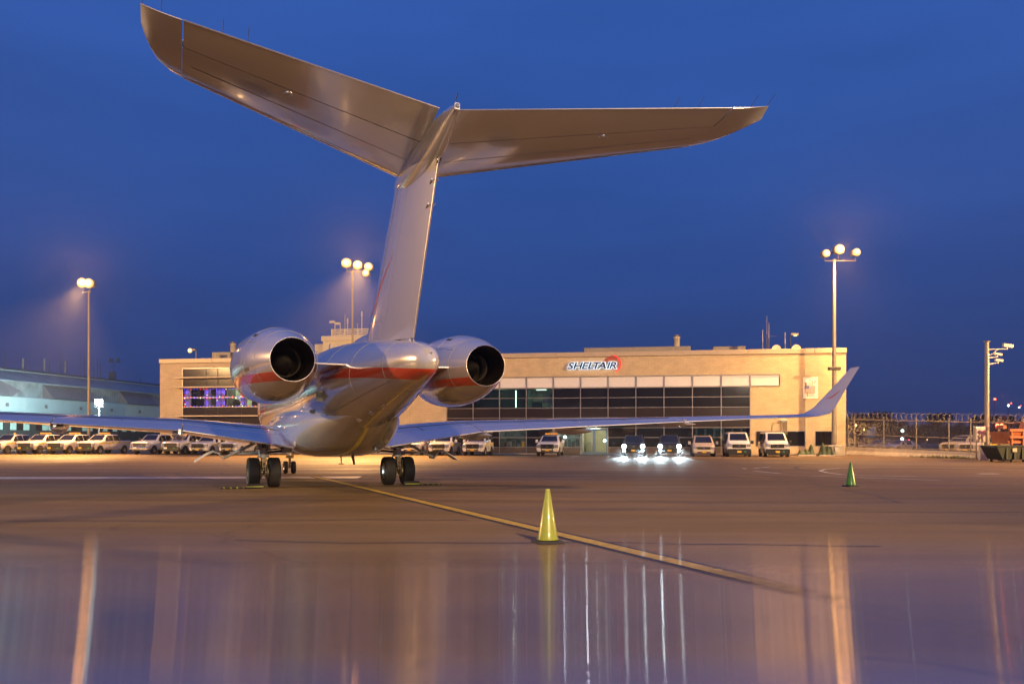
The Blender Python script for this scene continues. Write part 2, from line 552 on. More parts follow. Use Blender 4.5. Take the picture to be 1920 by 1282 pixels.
def mirror_layer(m):
    """added mirror layer standing in for a glossy panel at the lens, stronger towards the photographer;
    one-way roughness draws its reflections out along the line of sight"""
    nt = m.node_tree
    N, L = nt.nodes, nt.links
    out = [n for n in N if n.type == 'OUTPUT_MATERIAL'][0]
    under = out.inputs['Surface'].links[0].from_socket
    tc = N.new('ShaderNodeTexCoord')
    gl = N.new('ShaderNodeBsdfAnisotropic')
    gl.inputs['Color'].default_value = (0.82, 0.82, 0.82, 1)
    gl.distribution = 'BECKMANN'
    gl.inputs['Roughness'].default_value = MIRROR_ROUGH
    gl.inputs['Anisotropy'].default_value = MIRROR_ANISO
    tv = N.new('ShaderNodeCombineXYZ')
    tv.inputs[0].default_value = 1.0
    L.new(tv.outputs[0], gl.inputs['Tangent'])
    nv = N.new('ShaderNodeCombineXYZ')          # shading normal tilted so the layer reflects the building; the ground is flat
    nv.inputs[2].default_value = 1.0
    nn = N.new('ShaderNodeVectorMath')
    nn.operation = 'NORMALIZE'
    L.new(nv.outputs[0], nn.inputs[0])
    L.new(nn.outputs[0], gl.inputs['Normal'])
    sep = N.new('ShaderNodeSeparateXYZ')
    L.new(tc.outputs['Object'], sep.inputs[0])
    mr = N.new('ShaderNodeMapRange')
    mr.interpolation_type = 'SMOOTHSTEP'
    for k, x in zip(('From Min', 'From Max', 'To Min', 'To Max'), (14.8, 6.2, 0.0, 0.72)):
        mr.inputs[k].default_value = x
    L.new(sep.outputs['Y'], mr.inputs['Value'])
    tilt = N.new('ShaderNodeMapRange')
    tilt.interpolation_type = 'SMOOTHSTEP'
    for k, x in zip(('From Min', 'From Max', 'To Min', 'To Max'), (18.0, 6.5, 0.0, MIRROR_TILT)):
        tilt.inputs[k].default_value = x
    L.new(sep.outputs['Y'], tilt.inputs['Value'])
    tilt_ease = N.new('ShaderNodeMapRange')
    tilt_ease.interpolation_type = 'SMOOTHSTEP'
    for k, x in zip(('From Min', 'From Max', 'To Min', 'To Max'), (6.6, 5.0, 1.0, 0.35)):
        tilt_ease.inputs[k].default_value = x
    L.new(sep.outputs['Y'], tilt_ease.inputs['Value'])
    fm = N.new('ShaderNodeMath')
    fm.operation = 'MULTIPLY'
    L.new(tilt.outputs['Result'], fm.inputs[0])
    L.new(tilt_ease.outputs['Result'], fm.inputs[1])
    L.new(fm.outputs[0], nv.inputs[1])
    no = N.new('ShaderNodeTexNoise')
    no.inputs['Scale'].default_value = 0.5
    no.inputs['Detail'].default_value = 4
    L.new(tc.outputs['Object'], no.inputs['Vector'])
    m2 = N.new('ShaderNodeMapRange')
    for k, x in zip(('From Min', 'From Max', 'To Min', 'To Max'), (0.3, 0.7, 0.9, 1.06)):
        m2.inputs[k].default_value = x
    L.new(no.outputs['Fac'], m2.inputs['Value'])
    mu = N.new('ShaderNodeMath')
    mu.operation = 'MULTIPLY'
    L.new(mr.outputs['Result'], mu.inputs[0])
    L.new(m2.outputs['Result'], mu.inputs[1])
    mx = N.new('ShaderNodeMixShader')
    L.new(mu.outputs[0], mx.inputs[0])
    L.new(under, mx.inputs[1])
    L.new(gl.outputs[0], mx.inputs[2])
    L.new(mx.outputs[0], out.inputs['Surface'])
    return m


MIRROR_ROUGH, MIRROR_ANISO, MIRROR_TILT = 0.105, 0.91, 0.135
for k_ in ('yline', 'blackline', 'wline'):
    mirror_layer(M[k_])


def veiled_end(m, y0, y1):
    """noisy fade to transparent, put in where the mirror reflection veils the paint"""
    nt = m.node_tree
    N, L = nt.nodes, nt.links
    out = [n for n in N if n.type == 'OUTPUT_MATERIAL'][0]
    src = out.inputs['Surface'].links[0].from_socket
    tc = N.new('ShaderNodeTexCoord')
    sep = N.new('ShaderNodeSeparateXYZ')
    L.new(tc.outputs['Object'], sep.inputs[0])
    no = N.new('ShaderNodeTexNoise')
    no.inputs['Scale'].default_value = 3.0
    no.inputs['Detail'].default_value = 8
    L.new(tc.outputs['Object'], no.inputs['Vector'])
    mr = N.new('ShaderNodeMapRange')
    for k, x in zip(('From Min', 'From Max', 'To Min', 'To Max'), (y0, y1, -0.25, 1.25)):
        mr.inputs[k].default_value = x
    L.new(sep.outputs['Y'], mr.inputs['Value'])
    ad = N.new('ShaderNodeMath')
    ad.operation = 'MULTIPLY_ADD'
    ad.use_clamp = True
    ad.inputs[1].default_value = 0.9
    L.new(no.outputs['Fac'], ad.inputs[0])
    sb = N.new('ShaderNodeMath')
    sb.operation = 'SUBTRACT'
    sb.inputs[1].default_value = 0.45
    L.new(mr.outputs['Result'], sb.inputs[0])
    L.new(sb.outputs[0], ad.inputs[2])
    tr = N.new('ShaderNodeBsdfTransparent')
    mx = N.new('ShaderNodeMixShader')
    L.new(ad.outputs[0], mx.inputs[0])
    L.new(src, mx.inputs[1])
    L.new(tr.outputs[0], mx.inputs[2])
    L.new(mx.outputs[0], out.inputs['Surface'])


veiled_end(M['yline'], 11.0, 7.4)
veiled_end(M['blackline'], 11.0, 7.4)


def apron_material():
    """asphalt with aggregate, patching, tyre streaks, and an added mirror layer that strengthens towards the photographer"""
    m = bpy.data.materials.new('apron asphalt')
    m.use_nodes = True
    nt = m.node_tree
    N, L = nt.nodes, nt.links
    b = N['Principled BSDF']
    out = N['Material Output']
    tc = N.new('ShaderNodeTexCoord')
    P = tc.outputs['Object']

    def noise(scale, detail=4, vec=P, sc=None):
        n = N.new('ShaderNodeTexNoise')
        n.inputs['Scale'].default_value = scale
        n.inputs['Detail'].default_value = detail
        if sc:
            mp = N.new('ShaderNodeMapping')
            mp.inputs['Scale'].default_value = sc
            L.new(vec, mp.inputs['Vector'])
            vec = mp.outputs['Vector']
        L.new(vec, n.inputs['Vector'])
        return n.outputs['Fac']

    def mrange(v, a, b_, c, d, smooth=False):
        n = N.new('ShaderNodeMapRange')
        if smooth:
            n.interpolation_type = 'SMOOTHSTEP'
        for k, x in zip(('From Min', 'From Max', 'To Min', 'To Max'), (a, b_, c, d)):
            n.inputs[k].default_value = x
        L.new(v, n.inputs['Value'])
        return n.outputs['Result']

    def mul(a, b_):
        n = N.new('ShaderNodeMath')
        n.operation = 'MULTIPLY'
        for i, x in enumerate((a, b_)):
            if isinstance(x, (int, float)):
                n.inputs[i].default_value = x
            else:
                L.new(x, n.inputs[i])
        return n.outputs[0]

    big = mrange(noise(0.06, 5), 0.3, 0.7, 0.78, 1.22)
    streak = mrange(noise(0.25, 5, sc=(0.35, 3.2, 1)), 0.35, 0.68, 0.84, 1.10)
    grain = mul(mrange(noise(48, 3), 0.36, 0.64, 0.80, 1.20), mrange(noise(150, 2), 0.35, 0.65, 0.72, 1.28))
    cracks = N.new('ShaderNodeTexVoronoi')
    cracks.feature = 'DISTANCE_TO_EDGE'
    cracks.inputs['Scale'].default_value = 0.085
    wob = N.new('ShaderNodeVectorMath')
    wob.operation = 'ADD'
    nz = N.new('ShaderNodeTexNoise')
    nz.inputs['Scale'].default_value = 0.4
    sc_ = N.new('ShaderNodeVectorMath')
    sc_.operation = 'SCALE'
    sc_.inputs['Scale'].default_value = 3.0
    L.new(P, nz.inputs['Vector'])
    L.new(nz.outputs['Color'], sc_.inputs[0])
    L.new(P, wob.inputs[0])
    L.new(sc_.outputs[0], wob.inputs[1])
    L.new(wob.outputs[0], cracks.inputs['Vector'])
    tar = mrange(cracks.outputs['Distance'], 0.001, 0.004, 0.80, 1.0)
    k = mul(mul(big, streak), mul(grain, tar))
    col = N.new('ShaderNodeMixRGB')
    col.blend_type = 'MULTIPLY'
    col.inputs['Fac'].default_value = 1
    col.inputs['Color1'].default_value = (0.165, 0.110, 0.054, 1)
    L.new(k, col.inputs['Color2'])
    L.new(col.outputs[0], b.inputs['Base Color'])
    b.inputs['Specular IOR Level'].default_value = 0.12
    L.new(mrange(noise(0.18, 4, sc=(0.5, 2.5, 1)), 0.35, 0.65, 0.50, 0.70), b.inputs['Roughness'])
    bp = N.new('ShaderNodeBump')
    bp.inputs['Strength'].default_value = 0.08
    bp.inputs['Distance'].default_value = 0.004
    L.new(noise(55, 3), bp.inputs['Height'])
    L.new(bp.outputs['Normal'], b.inputs['Normal'])
    mirror_layer(m)
    return m


M['apron'] = apron_material()

# ------------------------------------------------------------------ ground
gm = MB()
gm.add([(-470, -90, 0), (470, -90, 0), (470, 480, 0), (-470, 480, 0)], [(0, 1, 2, 3)])
ground = tag(gm.build('apron', M['apron']), kind='structure')


def ribbon(mb, pts, width, z, dash=None):
    """flat strip along ground points"""
    for a, b in zip(pts[:-1], pts[1:]):
        a, b = Vector((a[0], a[1], 0)), Vector((b[0], b[1], 0))
        d = (b - a).normalized()
        n = Vector((-d.y, d.x, 0)) * width / 2
        segs = [(a, b)]
        for p, q in segs:
            mb.add([(p - n).to_tuple()[:2] + (z,), (q - n).to_tuple()[:2] + (z,), (q + n).to_tuple()[:2] + (z,), (p + n).to_tuple()[:2] + (z,)], [(0, 1, 2, 3)])


TH = math.radians(21.0)                       # heading of the parked jet, left of straight ahead
c0, c1 = gp(590, 893), gp(2150, 1262)
mb = MB(); ribbon(mb, [c0, c1], 0.42, 0.004); tag(mb.build('line_outline', M['blackline']), kind='structure')
mb = MB(); ribbon(mb, [c0, c1], 0.24, 0.008); tag(mb.build('centre_line', M['yline']), kind='structure')
mb = MB()
for seg in ([(1537, 882.5), (1547, 879.5), (1575, 877.2), (1640, 876), (1760, 876.5), (1930, 881.5)],
            [(1537, 882.5), (1552, 886), (1580, 889.5), (1640, 892), (1720, 893)],
            [(1413, 878), (1445, 874.5)], [(1412, 882.5), (1462, 887.5)],
            [(1520, 891.5), (1620, 895.5), (1760, 900)], [(1392, 877.5), (1399, 879)],
            [(1160, 862.5), (1300, 863.5), (1560, 869), (1920, 872)]):
    ribbon(mb, [gp(*p) for p in seg], 0.16, 0.006)
ribbon(mb, [gp(1833, 888), gp(1874, 888)], 0.5, 0.006)
ribbon(mb, [gp(163, 870.5), (gp(174, 870.5))], 0.5, 0.006)
tag(mb.build('white_marking', M['wline']), kind='structure')
mb = MB()
ribbon(mb, [gp(880, 917), gp(1120, 922)], 0.10, 0.006)
ribbon(mb, [gp(1330, 888), gp(1445, 896)], 0.14, 0.006)
ribbon(mb, [gp(690, 893), gp(960, 885)], 0.12, 0.006)
tag(mb.build('faded_yellow_marking', M['yline']), kind='structure')
# tar-filled joints and old tyre marks
M['tar'] = mat('crack filler tar', (0.030, 0.026, 0.023), 0.55, var=0.3, scale=3)
M['rubber_mark'] = mat('rubbed tyre mark', (0.075, 0.055, 0.038), 0.75, var=0.4, scale=2.5)
mirror_layer(M['tar'])
mirror_layer(M['rubber_mark'])
rj = random.Random(12)
mb = MB()
for (xa, ya, xb, yb) in ((-16, 21.5, 9, 20.4), (-9, 15.6, -0.8, 15.9), (1.2, 18.3, 14, 17.2), (-22, 26.5, -12, 25.8), (3, 24.5, 19, 25.6), (8, 34, 30, 32), (-4, 12.6, 5, 12.1), (9, 20.2, 10.5, 32.8)):
    n = 26
    pts = []
    w1, w2 = rj.uniform(0, 6), rj.uniform(0, 6)
    for k in range(n + 1):
        q = k / n
        wv = 0.10 * math.sin(9 * q + w1) + 0.05 * math.sin(23 * q + w2) + rj.uniform(-.03, .03)
        pts.append((xa + (xb - xa) * q + (wv if abs(yb - ya) > abs(xb - xa) else 0), ya + (yb - ya) * q + wv))
    ribbon(mb, pts, rj.uniform(0.05, 0.09), 0.0022)
tag(mb.build('tar_joint', M['tar']), kind='structure')
mb = MB()
for (xa, ya, r0, a0, a1) in ((6, 46, 22, 200, 262), (7.9, 46, 22, 200, 258), (-3, 62, 30, 215, 285), (-1.2, 62, 30, 215, 280), (30, 40, 18, 150, 220), (31.8, 40, 18, 150, 220)):
    pts = [(xa + r0 * math.cos(math.radians(a0 + (a1 - a0) * k / 24)), ya + r0 * math.sin(math.radians(a0 + (a1 - a0) * k / 24))) for k in range(25)]
    ribbon(mb, pts, 0.24, 0.0015)
tag(mb.build('tyre_mark', M['rubber_mark']), kind='structure')
# concrete strip behind the left main wheels, coloured pale for lamp glow on it
M['strip'] = mat('concrete strip with painted glow', (0.42, 0.36, 0.29), 0.30, var=0.25, scale=2.0, bump=0.12, bscale=26, spec=0.6)
mb = MB()
ribbon(mb, [gp(-300, 896.2), gp(675, 894.5)], 1.7, 0.003)
tag(mb.build('lit_concrete_strip', M['strip']), kind='structure')

# ------------------------------------------------------------------ terminal building
BL = Vector((-660 / F * 94.0, 94.0))
BR = Vector((626 / F * 82.5, 82.5))
WD = (BR - BL)
WLEN = WD.length
WD.normalize()
WANG = math.atan2(WD.y, WD.x)
ROOF_H = 10.05


def wall(px, py=None):
    a = (px - 960) / F
    s = (a * BL.y - BL.x) / (WD.x - a * WD.y)
    Y = BL.y + s * WD.y
    if py is None:
        return s
    return s, HC + (HOR - py) / F * Y


def wall_h(py, px):
    return wall(px, py)[1]


def on_wall(s, out=0.0, z=0.0):
    n = Vector((WD.y, -WD.x))      # towards the apron
    p = BL + WD * s + n * out
    return Vector((p.x, p.y, z))


bld = empty('terminal_building', (BL.x, BL.y, 0), WANG, 'long two storey tan block terminal building with dark glass bands behind the jet', 'building')

cw0, cw1 = wall(838), wall(1406.5)
bays = 11
bayw = (cw1 - cw0) / bays
rows = [0.72, 1.66, 2.62, 3.60, 4.58, 5.56, 6.53]          # transom heights
sp0, sp1 = cw0, wall(1462)
SP_TOP = 7.58
lw0, lw1 = wall(343), wall(600)
LW_B, LW_T = 0.9, wall_h(691.5, 343)
rw = [(wall(1418), wall(1509), 0.86, 2.22), (wall(1529), wall(1566), 0.86, 2.22)]
openings = [(cw0, cw1, 0.0, 6.55), (sp0, sp1, 6.55, SP_TOP), (lw0, lw1, LW_B, LW_T)] + rw


def inside(s, h):
    return any(a < s < b and c < h < d for a, b, c, d in openings)


# backing wall with its openings
ss = sorted({0.0, WLEN, *[o[0] for o in openings], *[o[1] for o in openings]})
hs = sorted({0.0, 9.6, *[o[2] for o in openings], *[o[3] for o in openings]})
mb = MB()
for i in range(len(ss) - 1):
    for j in range(len(hs) - 1):
        if not inside((ss[i] + ss[i + 1]) / 2, (hs[j] + hs[j + 1]) / 2):
            mb.box(ss[i], 0.03, hs[j], ss[i + 1], 0.33, hs[j + 1])
mb.box(0.0, 0.34, 0, 0.3, 24, 9.6)
mb.box(WLEN - 0.3, 0.34, 0, WLEN, 24, 9.6)
mb.box(0.3, 23.7, 0, WLEN - 0.3, 24, 9.6)
mb.build('wall', M['mortar'], bld)
# every block of the facing
mb = MB()
BW, BH, JT = 0.61, 0.2025, 0.012
rng = random.Random(3)
nrow = int(9.6 / BH)
for r in range(nrow):
    z0, z1 = r * BH + JT / 2, (r + 1) * BH - JT / 2
    s = -BW * (0.5 if r % 2 else 0.0)
    while s < WLEN:
        a, b = max(s + JT / 2, 0.0), min(s + BW - JT / 2, WLEN)
        s += BW
        if b - a < 0.05:
            continue
        zc = (z0 + z1) / 2
        parts = [(a, b)]
        for (o0, o1, h0, h1) in openings:
            if h0 - 0.02 < zc < h1 + 0.02:
                nxt = []
                for p, q in parts:
                    if q <= o0 or p >= o1:
                        nxt.append((p, q))
                        continue
                    if p < o0 - 0.04:
                        nxt.append((p, o0))
                    if q > o1 + 0.04:
                        nxt.append((o1, q))
                parts = nxt
        for p, q in parts:
            mb.box(p, -rng.random() * 0.012, z0, q, 0.05, z1, skip=('k',))
bf = mb.build('block_facing', M['block'], bld)
bf['kind'] = 'stuff'
mb = MB()
for r in range(nrow):
    z0, z1 = r * BH + JT / 2, (r + 1) * BH - JT / 2
    y = 0.06 - BW * (0.5 if r % 2 else 0)
    while y < 24:
        a, b = max(y + JT, 0.06), min(y + BW - JT / 2, 24)
        y += BW
        if b - a > 0.05:
            mb.box(WLEN - 0.02, a, z0, WLEN + 0.03 + rng.random() * 0.01, b, z1, skip=('l',))
bf = mb.build('block_facing', M['block'], bld)
bf['kind'] = 'stuff'
# parapet cap in lengths, roof deck
k = 0
s = -0.08
while s < WLEN:
    e = min(s + 6.1, WLEN + 0.08)
    MB().cbox(s + 0.006, -0.10, 9.60, e - 0.006, 0.45, ROOF_H, 0.03).build('parapet_cap', M['cap'], bld)
    s = e
MB().box(0.3, 0.46, 9.40, WLEN - 0.3, 23.7, 9.58).build('roof', M['roof'], bld)
mb = MB()
mb.box(-0.02, 0.5, 9.61, 0.3, 24, 10.0); mb.box(WLEN - 0.3, 0.5, 9.61, WLEN + 0.05, 24, 10.0); mb.box(0.31, 23.7, 9.61, WLEN - 0.31, 24, 10.0)
mb.build('parapet', M['cap'], bld)

# curtain wall
mb = MB()
mb.box(cw0 - 0.05, -0.05, 6.545, sp1 + 0.05, 0.22, 6.60)
mb.box(sp0 - 0.05, -0.06, SP_TOP, sp1 + 0.05, 0.22, SP_TOP + 0.09)
mb.box(sp1, -0.05, 6.61, sp1 + 0.06, 0.2, SP_TOP - 0.003)
curtain = mb.build('curtain_wall', M['frame'], bld)
DOOR_BAYS = (4, 5)
for i in range(bays + 1):
    s = cw0 + i * bayw
    MB().box(s - 0.035, -0.07, 0.0, s + 0.035, 0.16, 6.54).build('mullion', M['frame'], curtain)
lit = {(1, 6): 'dim', (2, 6): 'dim', (3, 6): 'lit', (1, 5): 'dim', (2, 5): 'dim', (3, 5): 'lit',
       (2, 1): 'lit', (2, 2): 'dim', (4, 1): 'lit', (4, 2): 'dim'}
for i in range(bays):
    a, b = cw0 + i * bayw + 0.038, cw0 + (i + 1) * bayw - 0.038
    for j, h in enumerate(rows):
        if i == 5 and j < 3:
            continue
        MB().box(a - 0.001, -0.045, h - 0.025, b + 0.001, 0.13, h + 0.025).build('transom', M['frame'], curtain)
        if j == 0:
            continue
        z0, z1 = rows[j - 1] + 0.028, h - 0.028
        key = lit.get((i, j))
        if i >= 9 and j <= 2:
            key = 'dim'
        m_ = M['pane_clear'] if key else (M['pane_spandrel'] if j in (3, 4) else M['pane'])
        MB().box(a, 0.02, z0, b, 0.045, z1).build('pane', m_, curtain)
nsp = int(round((sp1 - sp0) / bayw))
for i in range(nsp):
    a = sp0 + i * (sp1 - sp0) / nsp
    b = a + (sp1 - sp0) / nsp
    MB().box(a + 0.05, 0.03, 6.61, b - 0.05, 0.08, SP_TOP - 0.004).build('spandrel_panel', M['spandrel'], curtain)
    MB().box(a - 0.03, -0.06, 6.61, a + 0.03, 0.16, SP_TOP - 0.004).build('mullion', M['frame'], curtain)
# brick plinth under the glass
mb = MB()
for i in range(bays):
    if i == 5:
        continue
    a, b = cw0 + i * bayw + 0.04, cw0 + (i + 1) * bayw - 0.04
    for r in range(8):
        z0 = 0.01 + r * 0.083
        x = a - (0.11 if r % 2 else 0)
        while x < b:
            p, q = max(x + 0.005, a), min(x + 0.225, b)
            x += 0.23
            if q - p > 0.03:
                mb.box(p, -0.03 - rng.random() * 0.006, z0, q, 0.06, z0 + 0.073, skip=('k',))
pl = mb.build('brick_plinth', M['darkbrick'], bld)
pl['kind'] = 'stuff'
# rooms behind the clear panes
def room(s0, s1, h0, h1, depth, wallm, lampm=None, name='room'):
    mb = MB()
    mb.box(s0, depth, h0, s1, depth + 0.06, h1)
    mb.box(s0, 0.2, h0 - 0.06, s1, depth, h0 - 0.002)
    mb.box(s0, 0.2, h1 + 0.002, s1, depth, h1 + 0.06)
    mb.box(s0 - 0.06, 0.2, h0, s0 - 0.002, depth, h1)
    mb.box(s1 + 0.002, 0.2, h0, s1 + 0.06, depth, h1)
    r = mb.build(name, wallm, bld)
    if lampm:
        n = max(1, int((s1 - s0) / 2))
        for i in range(n):
            c = s0 + (s1 - s0) * (i + 0.5) / n
            MB().box(c - 0.5, depth * 0.35, h1 - 0.07, c + 0.5, depth * 0.35 + 0.2, h1 - 0.03).build('ceiling_light', lampm, r)
    return r


bay = lambda i: cw0 + i * bayw
r = room(bay(3) + 0.1, bay(4) - 0.1, 4.6, 6.5, 3.5, M['room'], M['ceiling_lamp'])
MB().box(bay(3) + 1.2, 3.40, 5.2, bay(3) + 2.1, 3.47, 6.1).build('notice_board', M['curtain'], r)
MB().box(bay(3) + 0.3, 2.4, 4.6, bay(3) + 1.2, 3.0, 5.3).build('desk', M['room_dark'], r)
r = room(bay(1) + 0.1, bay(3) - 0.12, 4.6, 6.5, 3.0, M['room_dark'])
MB().box(bay(2) + 1.45, 1.0, 4.7, bay(2) + 1.53, 1.06, 6.4).build('lit_tube', M['ceiling_lamp'], r)
r = room(bay(2) + 0.1, bay(3) - 0.1, 0.1, 2.58, 3.0, M['room_dark'], M['tube_white'])
for q in range(5):
    MB().box(bay(2) + 0.3 + q * 0.45, 0.9, 0.75, bay(2) + 0.55 + q * 0.45, 1.3, 1.1 + 0.18 * (q % 3)).build('shelf_item', M[('flag_red', 'spandrel', 'hvac', 'spandrel', 'amber')[q]], r)
r = room(bay(4) + 0.1, bay(5) - 0.1, 0.1, 2.58, 3.0, M['room'], M['tube_white'])
for q in range(4):
    MB().box(bay(4) + 0.9 + q * 0.4, 1.6, 0.75, bay(4) + 1.15 + q * 0.4, 1.9, 1.3 + 0.2 * (q % 2)).build('shelf_item', M['hvac'], r)
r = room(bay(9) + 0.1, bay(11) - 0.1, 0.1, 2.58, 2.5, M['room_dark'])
for q in range(6):
    MB().box(bay(9) + 0.3 + q * 0.85, 0.5, 0.2, bay(9) + 0.5 + q * 0.85, 0.58, 2.5).build('curtain', M['hangar_wall'], r)
lamp('room_light', 'POINT', on_wall(bay(9) + 2.4, -1.4, 2.3), 8, (0.5, 1.0, 0.85), 0.1)
lamp('room_light', 'POINT', on_wall(bay(2), -1.6, 6.2), 14, (0.5, 1.0, 0.6), 0.1)
lamp('room_light', 'POINT', on_wall(bay(2) + 1.2, -1.4, 2.2), 40, (0.9, 1.0, 0.9), 0.1)
# entrance doors in bay 5
lobby = room(bay(5) + 0.05, bay(6) - 0.05, 0.02, 2.58, 4.5, M['lobby'], M['tube_white'], 'lobby')
MB().box(bay(5) + 0.3, 3.2, 0.05, bay(5) + 0.9, 3.9, 1.2).build('desk', M['hvac'], lobby)
lamp('lobby_light', 'POINT', on_wall(bay(5) + 1.3, -2.0, 2.2), 90, (0.95, 1.0, 0.85), 0.15)
for q in range(2):
    a = bay(5) + 0.06 + q * (bayw - 0.12) / 2
    b = a + (bayw - 0.12) / 2 - 0.01
    mb = MB()
    mb.box(a, -0.06, 0.02, a + 0.13, 0.06, 2.52); mb.box(b - 0.13, -0.06, 0.02, b, 0.06, 2.52)
    mb.box(a + 0.131, -0.06, 0.02, b - 0.131, 0.06, 0.25); mb.box(a + 0.131, -0.06, 2.36, b - 0.131, 0.06, 2.52)
    dr = mb.build('door', M['door_blue'], bld)
    MB().box(a + 0.132, -0.01, 0.252, b - 0.132, 0.012, 2.358).build('pane', M['pane_clear'], dr)
    hx = b - 0.2 if q == 0 else a + 0.2
    MB().tube((hx, -0.14, 0.8), (hx, -0.14, 1.5), 0.02).tube((hx, -0.14, 0.85), (hx, -0.05, 0.85), 0.012).tube((hx, -0.14, 1.45), (hx, -0.05, 1.45), 0.012).build('handle', M['steel'], dr)
# canopy over the entrance with downlights
ca0, ca1 = wall(1033), wall(1192)
can = MB().cbox(ca0, -3.2, 2.95, ca1, -0.08, 3.45, 0.04).build('canopy', M['cap'], bld)
for px in (1130, 1166, 1206, 1178, 1150):
    s = ca0 + (ca1 - ca0) * (px - 1120) / 100 if px > 1125 else wall(px)
    s = min(max(s, ca0 + 0.4), ca1 - 0.3)
    MB().lathe([(0.0, 0), (0.09, 0), (0.09, 0.05), (0, 0.05)], (s, -1.7, 2.895), n=10).build('downlight', M['tube_white'], can)
lamp('canopy_light', 'POINT', on_wall(ca0 + 3.6, 1.8, 2.8), 60, (0.75, 0.88, 1.0), 0.1)
lamp('canopy_light', 'POINT', on_wall(ca0 + 1.4, 1.5, 2.8), 40, (0.55, 0.75, 1.0), 0.1)
# bright entrance lamps
for px, py in ((1060, 819), (1134, 826)):
    s, h = wall(px, py)
    MB().lathe([(0.0, -0.10), (0.10, -0.08), (0.13, 0.0), (0.11, 0.06), (0, 0.07)], (s, -0.28, h), axis='Y', n=14).build('entrance_lamp', M['flood_white'], bld)

# left band of windows with sunshade fins
mb = MB()
mb.box(lw0 - 0.06, -0.04, LW_T, lw1 + 0.06, 0.2, LW_T + 0.08); mb.box(lw0 - 0.06, -0.04, LW_B - 0.08, lw1 + 0.06, 0.2, LW_B)
mb.box(lw0 - 0.06, -0.04, LW_B + 0.002, lw0, 0.2, LW_T - 0.002); mb.box(lw1, -0.04, LW_B + 0.002, lw1 + 0.06, 0.2, LW_T - 0.002)
band = mb.build('window_band', M['frame'], bld)
lrows = [LW_B] + [wall_h(y, 343) for y in (812, 796, 780, 763.2, 745.4, 728.5, 710)] + [LW_T]
lcols = [lw0, wall(386), wall(408), wall(452.5), wall(497), wall(519), wall(563), lw1]
for j in range(8):
    for i in range(7):
        a, b, z0, z1 = lcols[i] + 0.02, lcols[i + 1] - 0.02, lrows[j] + 0.02, lrows[j + 1] - 0.02
        m_ = M['pane_clear'] if j in (4, 5) else M['pane_spandrel']
        MB().box(a, 0.05, z0, b, 0.075, z1).build('pane', m_, band)
    if j:
        MB().box(lw0 + 0.002, -0.02, lrows[j] - 0.02, lw1 - 0.002, 0.1, lrows[j] + 0.02).build('transom', M['frame'], band)
for i in range(1, 7):
    MB().box(lcols[i] - 0.018, 0.0, LW_B + 0.003, lcols[i] + 0.018, 0.048, LW_T - 0.003).build('mullion', M['black'], band)
for y in (708.6, 726.5, 780):
    h = wall_h(y, 343)
    MB().cbox(wall(333), -0.75, h - 0.06, lw1 + 0.5, -0.03, h + 0.07, 0.03).build('sunshade', M['cap'], band)
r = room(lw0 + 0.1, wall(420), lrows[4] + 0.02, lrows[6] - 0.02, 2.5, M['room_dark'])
r = room(wall(421), wall(470), lrows[4] + 0.02, lrows[6] - 0.02, 2.8, M['room'])
lamp('office_light', 'POINT', on_wall(wall(440), -1.8, lrows[6] - 0.25), 60, (1.0, 0.95, 0.65), 0.1)
for q in range(3):
    s = wall(428) + q * 0.75
    MB().box(s, 2.7, lrows[5] + 0.15, s + 0.4, 2.78, lrows[5] + 0.62).build('picture', M['mural_grey'], r)
MB().lathe([(0.0, 0), (0.35, 0.1), (0.45, 0.4), (0.3, 0.7), (0.0, 0.8)], (wall(432), 1.4, lrows[4] + 0.1), n=9, smooth=False).build('pot_plant', M['leaf'], r)
for px in (345, 382, 404, 414, 450):
    s = wall(px)
    mb = MB()
    pts = [(s + 0.75 * k / 8 - 0.1, 0.32 + (0.05 if k % 2 else 0)) for k in range(9)]
    mb.loft([[(x, y, lrows[4] + 0.05) for x, y in pts], [(x, y, lrows[6] - 0.05) for x, y in pts]], caps=False, smooth=False, closed=False)
    mb.build('drape', M['curtain'], band)
    lamp('led_light', 'POINT', on_wall(s + 0.2, -0.18, lrows[4] + 1.6), 7.0, (0.16, 0.05, 1.0), 0.05)
    lamp('led_light', 'POINT', on_wall(s + 0.2, -0.18, lrows[4] + 0.4), 5.0, (0.18, 0.05, 1.0), 0.05)
# string of coloured lights behind that window
sl = empty('string_lights', on_wall(lw0, 0, lrows[4]), WANG, 'blue, red and white string lights framing the left office window', 'string lights')
bulb_me = {c: MB().lathe([(0, -0.05), (0.045, -0.02), (0.05, 0.02), (0, 0.06)], n=6).mesh('bulb', M[c]) for c in ('led_blue', 'led_red', 'led_white')}
path = []
zA, zB, zC = 0.08, lrows[5] - lrows[4], lrows[6] - lrows[4] - 0.08
wdt = wall(500) - lw0
for z in (zA, zB - 0.07, zB + 0.07, zC):
    n = 26
    path += [(wdt * (k + 0.5) / n, z) for k in range(n)]
for px in (347, 388, 407, 452):
    path += [(wall(px) - lw0, zA + (zC - zA) * (k + 1) / 9) for k in range(8)]
mb = MB()
for z in (zA, zB - 0.07, zB + 0.07, zC):
    mb.tube((0, 0.02, z), (wdt, 0.02, z), 0.006, n=4)
mb.build('cable', M['black'], sl)
for k, (x, z) in enumerate(path):
    c = random.choice(('led_blue', 'led_blue', 'led_blue', 'led_blue', 'led_blue', 'led_red', 'led_red', 'led_white'))
    o = link(bpy.data.objects.new('bulb', bulb_me[c]), sl)
    o.location = (x, -0.005 + 0.02 * random.random(), z + random.uniform(-0.02, 0.02))
